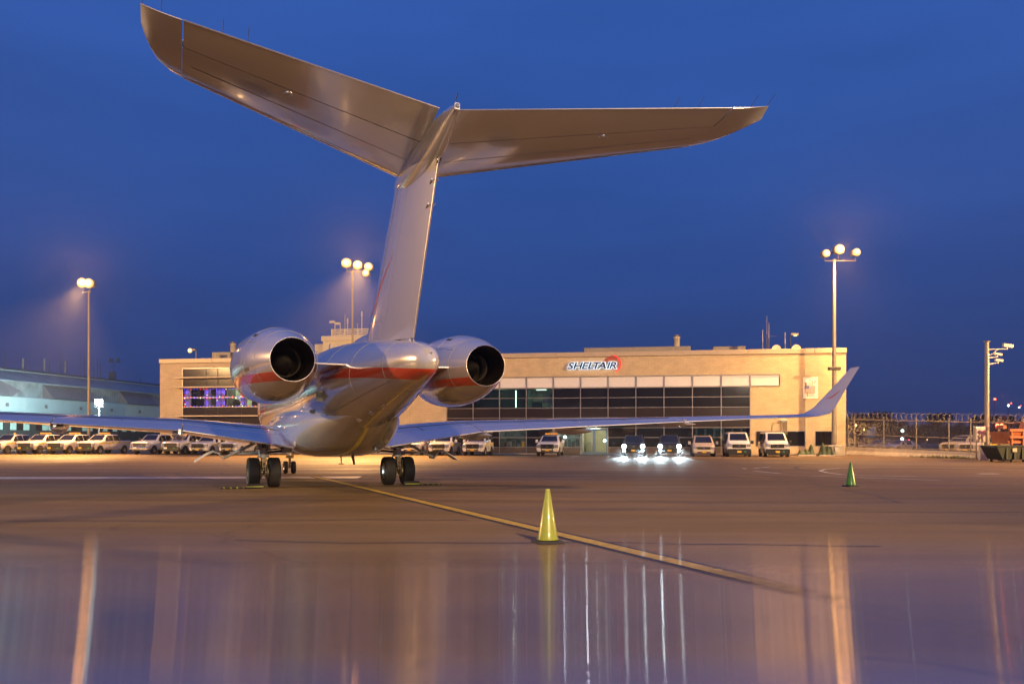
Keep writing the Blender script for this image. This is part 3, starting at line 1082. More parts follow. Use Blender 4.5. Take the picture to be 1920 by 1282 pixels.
# right hand ground floor windows
for (a, b, z0, z1) in rw:
    mb = MB()
    mb.box(a - 0.07, -0.03, z0 - 0.07, b + 0.07, 0.12, z0); mb.box(a - 0.07, -0.03, z1, b + 0.07, 0.12, z1 + 0.07)
    mb.box(a - 0.07, -0.03, z0 + 0.001, a, 0.12, z1 - 0.001); mb.box(b, -0.03, z0 + 0.001, b + 0.07, 0.12, z1 - 0.001)
    w_ = mb.build('window', M['frame'], bld)
    n = 2 if b - a > 3 else 1
    for q in range(n):
        MB().box(a + (b - a) * q / n + 0.01, 0.05, z0, a + (b - a) * (q + 1) / n - 0.01, 0.08, z1).build('pane', M['pane'], w_)
# wall light with conduits
s, h = wall(1470, 789)
wlmp = empty('wall_light', on_wall(s, 0, h), WANG, 'white wall light with conduits on the tan wall above the vans', 'wall light')
MB().cbox(-0.35, -0.35, -0.12, 0.35, -0.02, 0.12, 0.04).build('housing', M['dish'], wlmp)
MB().box(-0.3, -0.36, -0.10, 0.3, -0.352, 0.08).build('lens', M['lens'], wlmp)
mb = MB()
for x in (-0.25, -0.05, 0.12, 0.25):
    mb.tube((x, -0.05, -1.3), (x, -0.05, -0.12), 0.03, n=6)
mb.path([(-1.1, -0.05, -1.3), (-1.1, -0.05, -0.5), (-0.9, -0.05, -0.1), (-0.35, -0.05, 0.0)], 0.025)
mb.build('conduit', M['hvac'], wlmp)

# lettered sign
def letter_mesh(ch, size, extrude, offset, shear, sx):
    cu = bpy.data.curves.new('letter', 'FONT')
    cu.body = ch
    cu.size = size
    cu.extrude = extrude
    cu.offset = offset
    cu.resolution_u = 3
    o = bpy.data.objects.new('tmp', cu)
    COL.objects.link(o)
    dg = bpy.context.evaluated_depsgraph_get()
    me = bpy.data.meshes.new_from_object(o.evaluated_get(dg))
    xs = [v.co.x for v in me.vertices]
    bpy.data.objects.remove(o)
    bpy.data.curves.remove(cu)
    x0, x1 = min(xs), max(xs)
    for v in me.vertices:
        x, y, z = v.co
        v.co = ((x - x0) * sx + y * shear, -z, y)
    return me, (x1 - x0) * sx


s0, hb = wall(1064, 692.3)
s1 = wall(1161)
ht = wall_h(679.5, 1110)
capH = ht - hb
sign = empty('shop_sign', on_wall(s0, 0.0, hb), WANG, 'backlit SHELTAIR lettering with a red crescent on the upper tan wall', 'sign')
SZ = capH / 0.70
widths = []
for ch in 'SHELTAIR':
    me, w_ = letter_mesh(ch, SZ, 0.05, 0.020, 0.36, 1.45)
    bpy.data.meshes.remove(me)
    widths.append(w_)
gap = capH * 0.10
SX = 1.45 * ((s1 - s0) - capH * 0.36 - 7 * gap + 0.84 * capH) / sum(widths)
widths = [w_ * SX / 1.45 for w_ in widths]
x = 0.0
for ch, w_ in zip('SHELTAIR', widths):
    me, _ = letter_mesh(ch, SZ, 0.05, 0.020, 0.36, SX)
    me.materials.append(M['sign_black'])
    o = link(bpy.data.objects.new('letter', me), sign)
    o.location = (x, -0.32, 0)
    me, _ = letter_mesh(ch, SZ, 0.02, 0.062, 0.36, SX)
    me.materials.append(M['sign_halo'])
    h_ = link(bpy.data.objects.new('halo', me), o)
    h_.location = (-0.042 * SX, 0.10, 0)
    x += w_ + gap - (0.42 * capH if ch in 'LT' else 0.0)
cx, cz = wall(1148.5, 682.5)
cx -= s0
cz -= hb
R_ = 16.2 / F * 86.5
mb = MB()
pts = []
for k in range(25):
    t = math.radians(-75 + 160 * k / 24)
    wd = 0.02 + 0.15 * math.sin(PI * k / 24) ** 0.8
    pts.append((t, wd))
rings = []
for t, wd in pts:
    c, s_ = math.cos(t), math.sin(t)
    rings.append([(cx + c * R_, -0.24, cz + s_ * R_), (cx + c * (R_ - wd), -0.24, cz + s_ * (R_ - wd)), (cx + c * (R_ - wd), -0.12, cz + s_ * (R_ - wd)), (cx + c * R_, -0.12, cz + s_ * R_)])
mb.loft(rings, smooth=False)
mb.build('crescent', M['sign_red'], sign)
arc = []
for k in range(13):
    t = math.radians(62 + 110 * k / 12)
    arc.append((cx + math.cos(t) * R_ * 0.97, cz + math.sin(t) * R_ * 0.97))
inner = [(cx - R_ * 0.93, cz + 0.16), (cx - R_ * 0.3, cz + 0.36), (cx + R_ * 0.3, cz + 0.36)]
mb = MB()
mb.prism(arc + inner, 'Y', -0.11, -0.08)
mb.build('disc', M['sign_disc'], sign)
lamp('sign_light', 'POINT', on_wall(s0 + 1.2, 0.18, hb + 0.2), 2.5, (0.6, 0.75, 1.0), 0.1)
lamp('sign_light', 'POINT', on_wall(s0 + 3.0, 0.18, hb + 0.2), 2.5, (0.6, 0.75, 1.0), 0.1)

# flag panel on the right of the facade
s0, h0 = wall(1505.5, 747)
s1, h1 = wall(1533.5, 707)
pan = empty('wall_panel', on_wall(s0, 0.0, h0), WANG, 'cream wall panel with a stars and stripes flag over tower shapes', 'wall panel')
pw, ph = s1 - s0, h1 - h0
MB().cbox(0, -0.07, 0, pw, -0.016, ph, 0.01).build('board', M['mural'], pan)
fl = lambda u, v: (u * pw, v * ph)
def flat(mb, pts, d):
    mb.prism([fl(*p) for p in pts], 'Y', -0.07 - d, -0.068)
mb = MB()
for poly in ([(.09, .79), (.27, .72), (.28, .60), (.13, .60)], [(.42, .89), (.60, .81), (.60, .60), (.64, .60), (.64, .82), (.43, .91)], [(.20, .30), (.34, .30), (.36, .08), (.26, .10)]):
    flat(mb, poly, 0.006)
mb.build('brown_tower', M['mural_brown'], pan)
mb = MB()
for q in range(4):
    flat(mb, [(.36 + .055 * q, .60), (.385 + .055 * q, .60), (.395 + .055 * q, .74 + .03 * (q % 2)), (.365 + .055 * q, .74)], 0.005)
for q in range(5):
    flat(mb, [(.70 + .03 * q, .60 + .05 * q), (.72 + .03 * q, .60 + .05 * q), (.80 + .03 * q, .84), (.77 + .03 * q, .83)], 0.005)
for q in range(5):
    flat(mb, [(.40 + .075 * q, .28), (.45 + .075 * q, .28), (.44 + .07 * q, .07), (.40 + .07 * q, .07)], 0.005)
mb.build('grey_tower', M['mural_grey'], pan)
mb = MB()
for q in range(7):
    v0 = .27 + .05 * q
    left = .10 if v0 < .44 else .40
    pts_t, pts_b = [], []
    for k in range(9):
        u = left + (.82 - left) * k / 8
        wv = .012 * math.sin(u * 11) - .03 * (u - .1)
        pts_b.append((u, v0 + wv))
        pts_t.append((u, v0 + .024 + wv))
    flat(mb, pts_b + pts_t[::-1], 0.012)
mb.build('flag_stripe', M['flag_red'], pan)
mb = MB(); flat(mb, [(.10, .46), (.42, .45), (.42, .61), (.10, .615)], 0.014); mb.build('flag_canton', M['flag_blue'], pan)

# ------------------------------------------------------------------ things on the roof
def roof_pt(px, py, depth):
    """point on the roof, depth metres behind the facade line"""
    s = wall(px)
    Y = BL.y + s * WD.y + depth
    return at(px, py, Y)


def roof_thing(name, px, depth, label, cat, group=None):
    p = roof_pt(px, 700, depth)
    return empty(name, (p.x, p.y, 9.59), WANG, label, cat, group)


# penthouse with railing
P0, P1 = roof_pt(602, 630, 9), roof_pt(752, 630, 9)
ph_ = empty('roof_tower', (P0.x, P0.y, 9.59), WANG, 'cream stair tower rising above the terminal roof, behind the tail fin', 'tower')
wid = (P1 - P0).length
top = P0.z - 9.59
MB().box(0.15, 0.15, 0, wid - 0.15, 9, top - 0.55).build('wall', M['penthouse'], ph_)
MB().cbox(0, 0, top - 0.549, wid, 9.2, top, 0.04).build('parapet', M['penthouse'], ph_)
MB().box(-1.0, 0.6, 0, 0.147, 6, (roof_pt(595, 644, 9).z - 9.59)).build('wall', M['penthouse'], ph_)
rail = empty('tmp')
bpy.data.objects.remove(rail)
rx0, rx1 = 0.9, wid - 0.5
mb = MB()
for zz in (0.12, 0.33, 0.54, 0.75):
    for y in (0.8, 6.0):
        mb.box(rx0, y - 0.03, top + zz, rx1, y + 0.03, top + zz + 0.11)
    mb.box(rx0, 0.84, top + zz, rx0 + 0.06, 5.96, top + zz + 0.11)
x = rx0
while x < rx1:
    mb.box(x, 0.775, top - 0.02, x + 0.14, 0.90, top + 0.88)
    mb.box(x, 5.9, top - 0.02, x + 0.14, 6.03, top + 0.88)
    x += 1.55
mb.build('railing', M['penthouse'], ph_)
for i, (px, hgt, kind) in enumerate(((624, 0.95, 'cam'), (634, 0.75, 'cam'), (643, 1.7, 'whip'), (648, 1.15, 'rod'), (675, 1.9, 'rod'), (667, 0.7, 'whip'))):
    s_ = wall(px) - wall(602)
    lab = {'cam': ('white security camera on a mast above the roof tower railing, nearest the left corner' if i == 0 else 'small security camera on a mast, second from the left corner of the tower railing', 'camera'),
           'whip': ('dark lattice mast beside the floodlight pole on the roof tower' if i == 2 else 'short thin mast right of the floodlight pole on the roof tower', 'antenna'),
           'rod': ('white rod aerial just left of the floodlight pole on the roof tower' if i == 3 else 'tall white rod aerial at the tail fin edge on the roof tower', 'antenna')}[kind]
    base = P0 + Vector((WD.x * s_ * 1.1, WD.y * s_ * 1.1, 0))
    o = empty('roof_camera' if kind == 'cam' else 'roof_aerial', (base.x, base.y + 1.2, P0.z), WANG, lab[0], lab[1])
    z1 = 0.85 + hgt
    MB().tube((0, 0, 0), (0, 0, z1), 0.06 if kind != 'whip' else 0.04, 0.05, n=7).build('mast', M['dish'] if kind != 'whip' else M['hvac'], o)
    if kind == 'cam':
        MB().cbox(-0.65, -0.1, z1 - 0.18, -0.06, 0.1, z1 + 0.06, 0.03).build('housing', M['dish'], o)
        MB().box(-0.5, -0.12, z1 + 0.063, -0.02, 0.12, z1 + 0.085).build('hood', M['hvac'], o)
    elif kind == 'rod':
        MB().lathe([(0.0, z1 - 0.5), (0.09, z1 - 0.48), (0.09, z1 + 0.1), (0, z1 + 0.14)], n=8).build('radome', M['dish'], o)
    else:
        mb = MB()
        for q in range(5):
            mb.tube((-0.13, 0, z1 * (0.3 + 0.14 * q)), (0.13, 0, z1 * (0.3 + 0.14 * q)), 0.015, n=4)
        mb.build('rung', M['hvac'], o)

def low_unit(px0, px1, py, depth, label):
    a, b = roof_pt(px0, py, depth), roof_pt(px1, py, depth)
    o = empty('roof_unit', (a.x, a.y, 9.59), WANG, label, 'roof unit')
    w_, h_ = (b - a).length, a.z - 9.59
    MB().cbox(0, 0, 0, w_, 4, h_, 0.05).build('casing', M['hvac'], o)
    mb = MB()
    x = 0.4
    while x < w_ - 0.3:
        mb.box(x, -0.03, 0.1, x + 0.06, 0.0, h_ - 0.1)
        x += 2.2
    mb.build('seam', M['cap'], o)
    return o


low_unit(1095, 1295, 652, 6, 'long low roof unit behind the parapet above the red crescent sign')
low_unit(1337, 1398, 649.5, 6, 'shorter low roof unit right of the round roof stack')
u_ = low_unit(397, 432, 660, 6, 'grey sheet metal roof unit near the left stack')
MB().prism([(0, 0), (2.2, 0), (4.6, 0.3), (4.6, 0.62), (2.2, 1.0), (0, 1.05)], 'Y', 1.0, 3.0).build('duct', M['cap'], u_)
for px, py0, py1, lab in ((1269, 628, 657, 'round roof stack with a cowl above the long roof unit'), (437, 641, 668, 'round roof stack with a cowl near the left jet engine')):
    a, b = roof_pt(px, py0, 8), roof_pt(px, py1, 8)
    o = empty('roof_stack', (a.x, a.y, 9.59), WANG, lab, 'chimney')
    hgt = a.z - 9.59
    MB().lathe([(0.30, 0), (0.30, hgt - 0.35), (0.36, hgt - 0.33), (0.36, hgt - 0.22), (0.2, hgt - 0.2)], n=16).build('flue', M['penthouse'], o)
    MB().lathe([(0.2, hgt - 0.19), (0.2, hgt - 0.08), (0.44, hgt - 0.06), (0.10, hgt), (0, hgt)], n=16).build('cowl', M['hvac'], o)
for px, lab in ((1456, 'round cream roof dish left of the lamp on the parapet'), (1493, 'round cream roof dish under the lit roof lamp')):
    a = roof_pt(px, 653, 1.5)
    o = empty('roof_dish', (a.x, a.y, 9.59), WANG + 0.15, lab, 'satellite dish')
    MB().lathe([(0.0, 0.10), (0.25, 0.07), (0.45, 0.0), (0.47, 0.0), (0.26, 0.10), (0.0, 0.14)], (0, 0, 0.55), axis='Y', n=22).build('reflector', M['dish'], o)
    MB().tube((0, 0.15, 0), (0, 0.15, 0.55), 0.04, n=7).build('stand', M['steel'], o)
    MB().tube((0, 0.0, 0.2), (0, -0.4, 0.5), 0.015, n=5).tube((0, -0.38, 0.46), (0, -0.30, 0.56), 0.045, n=8).build('feed_arm', M['steel'], o)
for px, py, lab in ((1430, 618, 'shortest thin aerial of the cluster on the right roof'), (1438, 592, 'tallest white aerial of the cluster on the right roof, with a crossbar'), (1441.5, 605, 'middle height aerial right beside the tallest one on the right roof'), (1472, 623, 'bare white pole on the right roof beside the roof lamp')):
    a = roof_pt(px, py, 3)
    o = empty('roof_aerial', (a.x, a.y, 9.59), WANG, lab, 'antenna')
    hh = a.z - 9.59
    MB().tube((0, 0, 0), (0, 0, hh * 0.55), 0.06, 0.05, n=7).build('mast', M['pole'], o)
    MB().tube((0, 0, hh * 0.55), (0, 0, hh), 0.045, 0.03, n=7).build('radome', M['dish'], o)
    if px == 1438:
        MB().tube((-0.6, 0, hh * 0.5), (0.9, 0, hh * 0.5), 0.02, n=5).build('crossbar', M['pole'], o)
# roof lamps
def roof_lamp(px, py, label, left):
    a = roof_pt(px, py, 2)
    o = empty('roof_lamp', (a.x, a.y, 9.59), WANG, label, 'lamp')
    hh = a.z - 9.59
    sg = -1 if left else 1
    MB().tube((0, 0, 0), (0, 0, hh), 0.05, n=8).build('post', M['black'] if not left else M['pole'], o)
    MB().cbox(min(0, sg * 0.75) + (0 if left else 0.02), -0.18, hh - 0.02, max(0, sg * 0.75), 0.18, hh + 0.16, 0.04).build('housing', M['hvac'] if not left else M['pole'], o)
    if left:
        MB().lathe([(0, 0.16), (0.22, 0.12), (0.28, 0), (0.22, -0.1), (0, -0.14)], (sg * 0.55, -0.25, hh - 0.05), axis='Y', n=14).build('lens', M['flood'], o)
    else:
        MB().lathe([(0.0, 0.0), (0.22, 0.0), (0.18, -0.08), (0.0, -0.12)], (sg * 0.45, 0, hh - 0.02), n=12).build('lens', M['flood'], o)
    return o


roof_lamp(1482, 628, 'lit roof lamp on a black post on the right roof', False)
roof_lamp(367.5, 656.5, 'glowing roof lamp on the left end of the terminal', True)

# ------------------------------------------------------------------ floodlight poles
def flood_pole(base, height, heads, label, r=0.14, collar=None, power=30000, base_block=False):
    o = empty('floodlight_pole', base, 0, label, 'light pole', 'floodlight poles along the terminal')
    MB().tube((0, 0, 0), (0, 0, height), r, r * 0.55, n=14).build('pole', M['pole'], o)
    xs = [h[0] for h in heads]
    MB().tube((min(xs) - 0.05, 0, height - 0.15), (max(xs) + 0.05, 0, height - 0.15), 0.05, n=8).build('crossarm', M['pole'], o)
    if collar:
        MB().cbox(-0.55, -0.2, collar, 0.55, 0.2, collar + 0.30, 0.05).build('loudspeaker', M['black'], o)
    if base_block:
        MB().cbox(-0.75, -0.6, 0, 0.75, 0.6, 0.95, 0.06).build('footing', M['conc'], o)
        mb = MB()
        mb.cbox(-0.22, -0.72, 0.35, 0.22, -0.605, 0.75, 0.02)
        mb.build('junction_box', M['steel'], o)
    for x, z, sz in heads:
        h_ = MB().cbox(x - sz, -0.28, z - sz * 0.75, x + sz, 0.35, z + sz * 0.75, 0.08).build('floodlight', M['pole'], o)
        MB().lathe([(0, -0.22), (sz * 0.7, -0.16), (sz * 0.98, -0.03), (sz * 0.98, 0.0), (0, 0.0)], (x, -0.285, z), axis='Y', n=18).build('lens', M['flood'], h_)
        MB().tube((x, 0.1, z - sz * 0.7), (x, 0.0, height - 0.15), 0.03, n=6).build('bracket', M['pole'], h_)
    xm = sum(xs) / len(xs)
    zt = max(h[1] for h in heads)
    lamp('pole_light', 'SPOT', (xm, -1.2, zt - 0.5), power, SODIUM, 0.5, (xm, -14.0 if not base_block else -3.0, 0), 78 if not base_block else 130, 1.0, o)
    # added lamps, there to make the haze glow round the heads
    lamp('pole_halo', 'POINT', (xm, -0.8, zt), 260, (1.0, 0.43, 0.11), 0.6, parent=o)
    lamp('pole_halo', 'SPOT', (xm, -0.8, zt), 11000, (1.0, 0.43, 0.11), 0.6, (xm, -0.8 - 4.7, zt + 8.8), 158, 1.0, o)
    return o


def heads_at(pole_px, Y, pts, ground_z=0.0):
    return [((px - pole_px) / F * Y, HC + (HOR - py) / F * Y, sz) for px, py, sz in pts]


Yr = 80.2
flood_pole((at(1564, 0, Yr).x, Yr, 0), HC + (HOR - 486) / F * Yr, heads_at(1564, Yr, [(1547, 476, 0.36), (1572, 468.5, 0.46), (1604, 474, 0.36)]),
           'tall floodlight pole with three lit heads at the right corner of the terminal', 0.24, HC + (HOR - 694) / F * Yr, 40000, True)
Ym = 88.0
flood_pole((at(661, 0, Ym).x, Ym, 0), HC + (HOR - 507) / F * Ym, heads_at(661, Ym, [(650, 494, 0.5), (671, 498, 0.46), (692, 501, 0.42), (687, 513, 0.36)]),
           'tall floodlight pole with a cluster of lit heads left of the tail fin', 0.15, None, 190000)
Yl = 92.0
flood_pole((at(166.5, 0, Yl).x, Yl, 0), HC + (HOR - 545) / F * Yl, heads_at(166.5, Yl, [(156, 531, 0.52), (169, 532, 0.52)]),
           'tall floodlight pole with two lit heads in front of the teal hangar', 0.17, None, 190000)

# ------------------------------------------------------------------ hangar on the left
HA, HB = Vector((-84.3, 145.0)), Vector((-76.5, 190.0))
HDIR = (HB - HA).normalized()
hstart = HA - HDIR * 42
HLEN = (HB - hstart).length + 60
HANG = math.atan2(HDIR.y, HDIR.x)
hang = empty('hangar', (hstart.x, hstart.y, 0), HANG, 'long teal metal hangar with a sloping roof, left of the terminal', 'hangar')
# local x runs along the front, local -y faces the apron
MB().prism([(0, 8.55), (0.4, 8.55), (0.4, 11.3), (0, 11.3)], 'X', 0, HLEN).build('upper_wall', M['hangar_upper'], hang)
mb = MB()
x = 0.3
while x < HLEN:
    mb.box(x, -0.05, 8.6, x + 0.12, 0.0, 11.25)
    x += 0.75
mb.build('corrugation', M['hangar_upper'], hang)['kind'] = 'stuff'
n_ = int(HLEN / 9)
for i in range(n_):
    a, b = i * HLEN / n_ + 0.03, (i + 1) * HLEN / n_ - 0.03
    MB().prism([(-1.0, 11.15), (-0.98, 11.30), (5.6, 13.55), (5.6, 13.38)], 'X', a, b).build('roof_sheet', M['hangar_roof'], hang)
MB().prism([(5.3, 13.6), (5.3, 13.95), (6.4, 14.1), (20, 14.1), (20, 13.6)], 'X', 0, HLEN).build('roof_edge', M['hangar_dark'], hang)
MB().prism([(5.0, 13.50), (5.0, 13.62), (5.29, 13.62), (5.29, 13.50)], 'X', 0, HLEN).build('gutter', M['hangar_wall'], hang)
for i in range(n_):
    a, b = i * HLEN / n_ + 0.02, (i + 1) * HLEN / n_ - 0.02
    fp = MB().prism([(-1.6, 6.05), (-1.6, 8.5), (-1.45, 8.6), (-0.1, 8.6), (-0.1, 6.05)], 'X', a, b).build('fascia_panel', M['hangar_wall'], hang)
    mb = MB()
    for q in range(9):
        mb.box(a + 0.05, -1.63, 6.15 + q * 0.26, b - 0.05, -1.604, 6.20 + q * 0.26)
    mb.build('rib', M['hangar_wall'], fp)
    MB().box((a + b) / 2 - 0.3, -1.75, 6.9, (a + b) / 2 + 0.3, -1.66, 7.5).box((a + b) / 2 - 0.45, -1.72, 7.15, (a + b) / 2 - 0.31, -1.65, 7.25).build('bracket', M['hangar_box'], fp)
# leaning vent hoods on the upper wall
for x0, ln in ((30, 12), (52, 11), (74, 10), (10, 11)):
    MB().add([(x0, -2.2, 8.62), (x0 + ln, -2.2, 8.62), (x0 + ln + 2.2, -2.0, 9.6), (x0 + ln + 0.4, -0.06, 11.1), (x0, -0.06, 11.1), (x0 + ln, -0.06, 8.62), (x0, -0.06, 8.62), (x0 + ln + 2.0, -0.06, 9.8)],
             [(0, 1, 2, 3, 4), (1, 5, 7, 2), (2, 7, 3), (0, 6, 5, 1), (0, 4, 6), (4, 3, 7, 5, 6)]).build('vent_hood', M['hangar_box'], hang)
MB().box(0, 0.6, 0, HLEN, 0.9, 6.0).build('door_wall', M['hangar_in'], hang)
x = 1.0
q = 0
while x < HLEN - 6:
    mb = MB().box(x, 0.5, 0.1, x + 0.35, 0.595, 5.9).box(x + 5.1, 0.5, 0.1, x + 5.45, 0.595, 5.9).box(x + 0.36, 0.5, 2.7, x + 5.09, 0.595, 2.95)
    d_ = mb.build('hangar_door', M['hangar_dark'], hang)
    for c in range(3):
        MB().box(x + 0.5 + c * 1.55, 0.54, 3.1, x + 1.9 + c * 1.55, 0.59, 5.6).build('pane', M['hangar_lit'] if (q * 3 + c) % 5 in (0, 1, 3) else M['pane'], d_)
    x += 6.2
    q += 1
# floodlight on the hangar
pl_ = at(183, 755, 130)
o = empty('hangar_floodlight', (pl_.x, pl_.y, pl_.z), 0, 'white lit floodlight in front of the teal hangar, beside the left light pole', 'floodlight')
MB().lathe([(0, -0.2), (0.32, -0.14), (0.42, 0), (0.36, 0.25), (0, 0.3)], axis='Y', n=16).build('lens', M['flood_white'], o)
MB().cbox(-0.6, 0.31, -0.6, 0.6, 0.6, 0.6, 0.08).build('housing', M['hangar_dark'], o)
MB().tube((0, 0.45, -0.6), (0, 0.45, -pl_.z), 0.12, n=8).build('post', M['pole'], o)
lamp('hangar_light', 'SPOT', (pl_.x + 0.5, pl_.y - 1.0, pl_.z + 0.5), 75000, (0.74, 0.97, 1.0), 0.4, (-80, 165, 8), 150, 0.8)
lamp('hangar_light', 'SPOT', (-58, 112, 9), 48000, (0.74, 0.97, 1.0), 0.4, (-86, 140, 8), 140, 0.8)
# aerials along the hangar ridge
for i, (px, py0, thick) in enumerate(((8, 655, 0), (41, 672, 1), (51, 660, 0), (81, 672, 1), (92, 674, 0), (113, 653, 0), (120, 676, 1), (152, 660, 0), (158, 664, 0), (175, 683, 0), (182.5, 672, 0), (188, 676, 0), (213, 676, 2), (264, 704, 0))):
    a_ = (px - 960) / F
    nn = Vector((-HDIR.y, HDIR.x))
    e = hstart + nn * 6.5
    t = (a_ * e.y - e.x) / (HDIR.x - a_ * HDIR.y)
    P = e + HDIR * t
    zt = HC + (HOR - py0) / F * P.y
    kinds = ('thin whip aerial', 'stubby twin panel aerial', 'lamp frame')
    ordn = ('far left, by the photo edge', 'second from the left edge', 'third from the left edge', 'fourth from the left edge', 'fifth from the left edge', 'tallest, left of the light pole', 'in the middle, left of the light pole',
            'just left of the light pole', 'touching the left of the light pole', 'first right of the light pole', 'second right of the light pole', 'third right of the light pole', 'with floodlights, right of the light pole', 'last one by the terminal')[i]
    o = empty('hangar_aerial', (P.x, P.y, 14.09), 0, kinds[thick] + ' on the hangar ridge, ' + ordn, 'antenna', 'aerials on the hangar ridge')
    hh = max(0.8, zt - 14.09)
    MB().tube((0, 0, 0), (0, 0, hh), 0.10 if thick else 0.07, 0.05, n=6).build('mast', M['hangar_dark'], o)
    if thick == 1:
        MB().box(0.12, -0.1, hh * 0.1, 0.38, 0.1, hh).build('panel', M['hangar_box'], o)
        MB().tube((0, 0, hh * 0.5), (0.2, 0, hh * 0.5), 0.04, n=5).build('bracket', M['hangar_dark'], o)
    if thick == 2:
        MB().box(-1.0, -0.1, hh - 0.4, 1.4, 0.1, hh - 0.25).box(-0.8, -0.3, hh - 0.2, -0.2, 0.1, hh + 0.5).box(0.7, -0.3, hh - 0.2, 1.3, 0.1, hh + 0.5).box(-0.9, -0.2, 0, 0.4, 0.2, hh * 0.4).build('lamp_frame', M['hangar_dark'], o)

# ================================================================== the business jet
jet = empty('business_jet', (-5.645, 27.65, 0), TH, 'large silver twin jet with a T tail and a red stripe, parked tail towards us', 'airplane')


def airfoil(t, x, camber=0.0, te=0.004):
    yt = 5 * t * (0.2969 * math.sqrt(max(x, 0)) - 0.1260 * x - 0.3516 * x ** 2 + 0.2843 * x ** 3 - 0.1036 * x ** 4) + te * x
    yc = camber * 4 * x * (1 - x)
    return yc + yt, yc - yt


def foil_ring(sec, xa, xb, n=11):
    """closed ring of one aerofoil section between chord fractions xa and xb"""
    le, te, up, t, cam_ = sec
    le, te, up = Vector(le), Vector(te), Vector(up)
    c = (te - le).length
    u = [0.5 - 0.5 * math.cos(PI * k / n) for k in range(n + 1)]
    if xa > 0:
        u = [k / n for k in range(n + 1)]
    xs = [xa + (xb - xa) * q for q in u]
    upper = [le + (te - le) * x + up * (airfoil(t, x, cam_)[0] * c) for x in xs]
    lower = [le + (te - le) * x + up * (airfoil(t, x, cam_)[1] * c) for x in xs]
    ring = upper[::-1] + (lower[1:] if xa == 0 else lower)
    return ring


def foil(name, secs, xa, xb, m, parent, n=11):
    return MB().loft([foil_ring(s, xa, xb, n) for s in secs]).build(name, m, parent, sharp=40)


def lerp_sec(a, b, q):
    return tuple([Vector(a[i]).lerp(Vector(b[i]), q) for i in range(3)] + [a[3] + (b[3] - a[3]) * q, a[4] + (b[4] - a[4]) * q])


# --- fuselage: (y, top, bottom, half width, roundness)
FUS = [(15.7, 2.45, 2.15, 0.12), (15.2, 2.82, 1.88, 0.45), (14.2, 3.20, 1.62, 0.82), (12.8, 3.72, 1.50, 1.14), (11.4, 4.06, 1.46, 1.31), (9.8, 4.20, 1.46, 1.37), (6, 4.22, 1.46, 1.37), (3, 4.21, 1.46, 1.37), (0, 4.18, 1.46, 1.37),
       (-1.6, 4.16, 1.47, 1.365), (-3.3, 4.10, 1.52, 1.33), (-5, 4.00, 1.68, 1.22), (-6.5, 3.88, 1.93, 1.04), (-8, 3.74, 2.20, 0.82), (-9.3, 3.60, 2.42, 0.61), (-10.3, 3.47, 2.58, 0.44), (-10.9, 3.36, 2.68, 0.31), (-11.2, 3.24, 2.76, 0.20), (-11.32, 3.10, 2.86, 0.10), (-11.37, 2.99, 2.96, 0.015)]


def cat(pts, x):
    """Catmull-Rom through rows sorted by falling first value"""
    for i in range(len(pts) - 1):
        if pts[i][0] >= x >= pts[i + 1][0]:
            p0, p1, p2, p3 = pts[max(i - 1, 0)], pts[i], pts[i + 1], pts[min(i + 2, len(pts) - 1)]
            t = (p1[0] - x) / (p1[0] - p2[0])
            out = []
            for k in range(1, len(p1)):
                d = p1[0] - p2[0]
                m1 = (p2[k] - p0[k]) / (p0[0] - p2[0]) * d if p0 is not p1 else (p2[k] - p1[k])
                m2 = (p3[k] - p1[k]) / (p1[0] - p3[0]) * d if p3 is not p2 else (p2[k] - p1[k])
                h = t * t
                h3 = h * t
                out.append((2 * h3 - 3 * h + 1) * p1[k] + (h3 - 2 * h + t) * m1 + (-2 * h3 + 3 * h) * p2[k] + (h3 - h) * m2)
            return out
    return list(pts[0][1:] if x > pts[0][0] else pts[-1][1:])


def fus_pt(y, ang, grow=0.0):
    """ang 0 = starboard, 90 = top"""
    top, bot, hw = cat(FUS, y)
    c, s = math.cos(ang), math.sin(ang)
    zc, hh = (top + bot) / 2, (top - bot) / 2
    return Vector(((hw + grow) * c, y, zc + (hh + grow) * s))


STRIPE = [(16, 2.35), (9, 2.62), (4, 2.92), (0, 3.08), (-3.5, 3.12), (-6.0, 3.06), (-8.5, 2.93), (-10.2, 2.80), (-11.4, 2.70)]
NA = 48
ys = [15.7 - 0.35 * k for k in range(60)]
ys = sorted({15.7, 15.5, 15.2, *[14.8 - 0.45 * k for k in range(57)], -10.6, -10.9, -11.1, -11.2, -11.28, -11.32, -11.35, -11.37}, reverse=True)
ys = [y for y in ys if y >= -11.37]
rings = [[fus_pt(y, 2 * PI * k / NA) for k in range(NA)] for y in ys]
fus = MB().loft(rings).build('fuselage', M['jet_stripe'], jet)


def add_stripe(o, fn):
    at_ = o.data.attributes.new('stripe', 'FLOAT', 'POINT')
    at_.data.foreach_set('value', [fn(v.co) for v in o.data.vertices])


add_stripe(fus, lambda c: (c.z - cat(STRIPE, c.y)[0]) / 0.115 * 0.5 if abs(c.x) > 0.02 or c.y < -11 else 9.0)
# seams of the skin
def hoop(y, r=0.006, n=48, a0=0, a1=2 * PI, g=0.002):
    return [fus_pt(y, a0 + (a1 - a0) * k / n, g) for k in range(n + 1)]


mb = MB()
for y in (-2.6, -5.4, -7.6, -9.6, 4.0):
    mb.path(hoop(y), 0.004, 4)
mb.path([fus_pt(-3 - 0.3 * k, math.radians(-40), 0.002) for k in range(24)], 0.007, 4)
mb.path([fus_pt(-3 - 0.3 * k, math.radians(220), 0.002) for k in range(24)], 0.007, 4)
mb.build('skin_seam', M['seam'], fus)['kind'] = 'stuff'
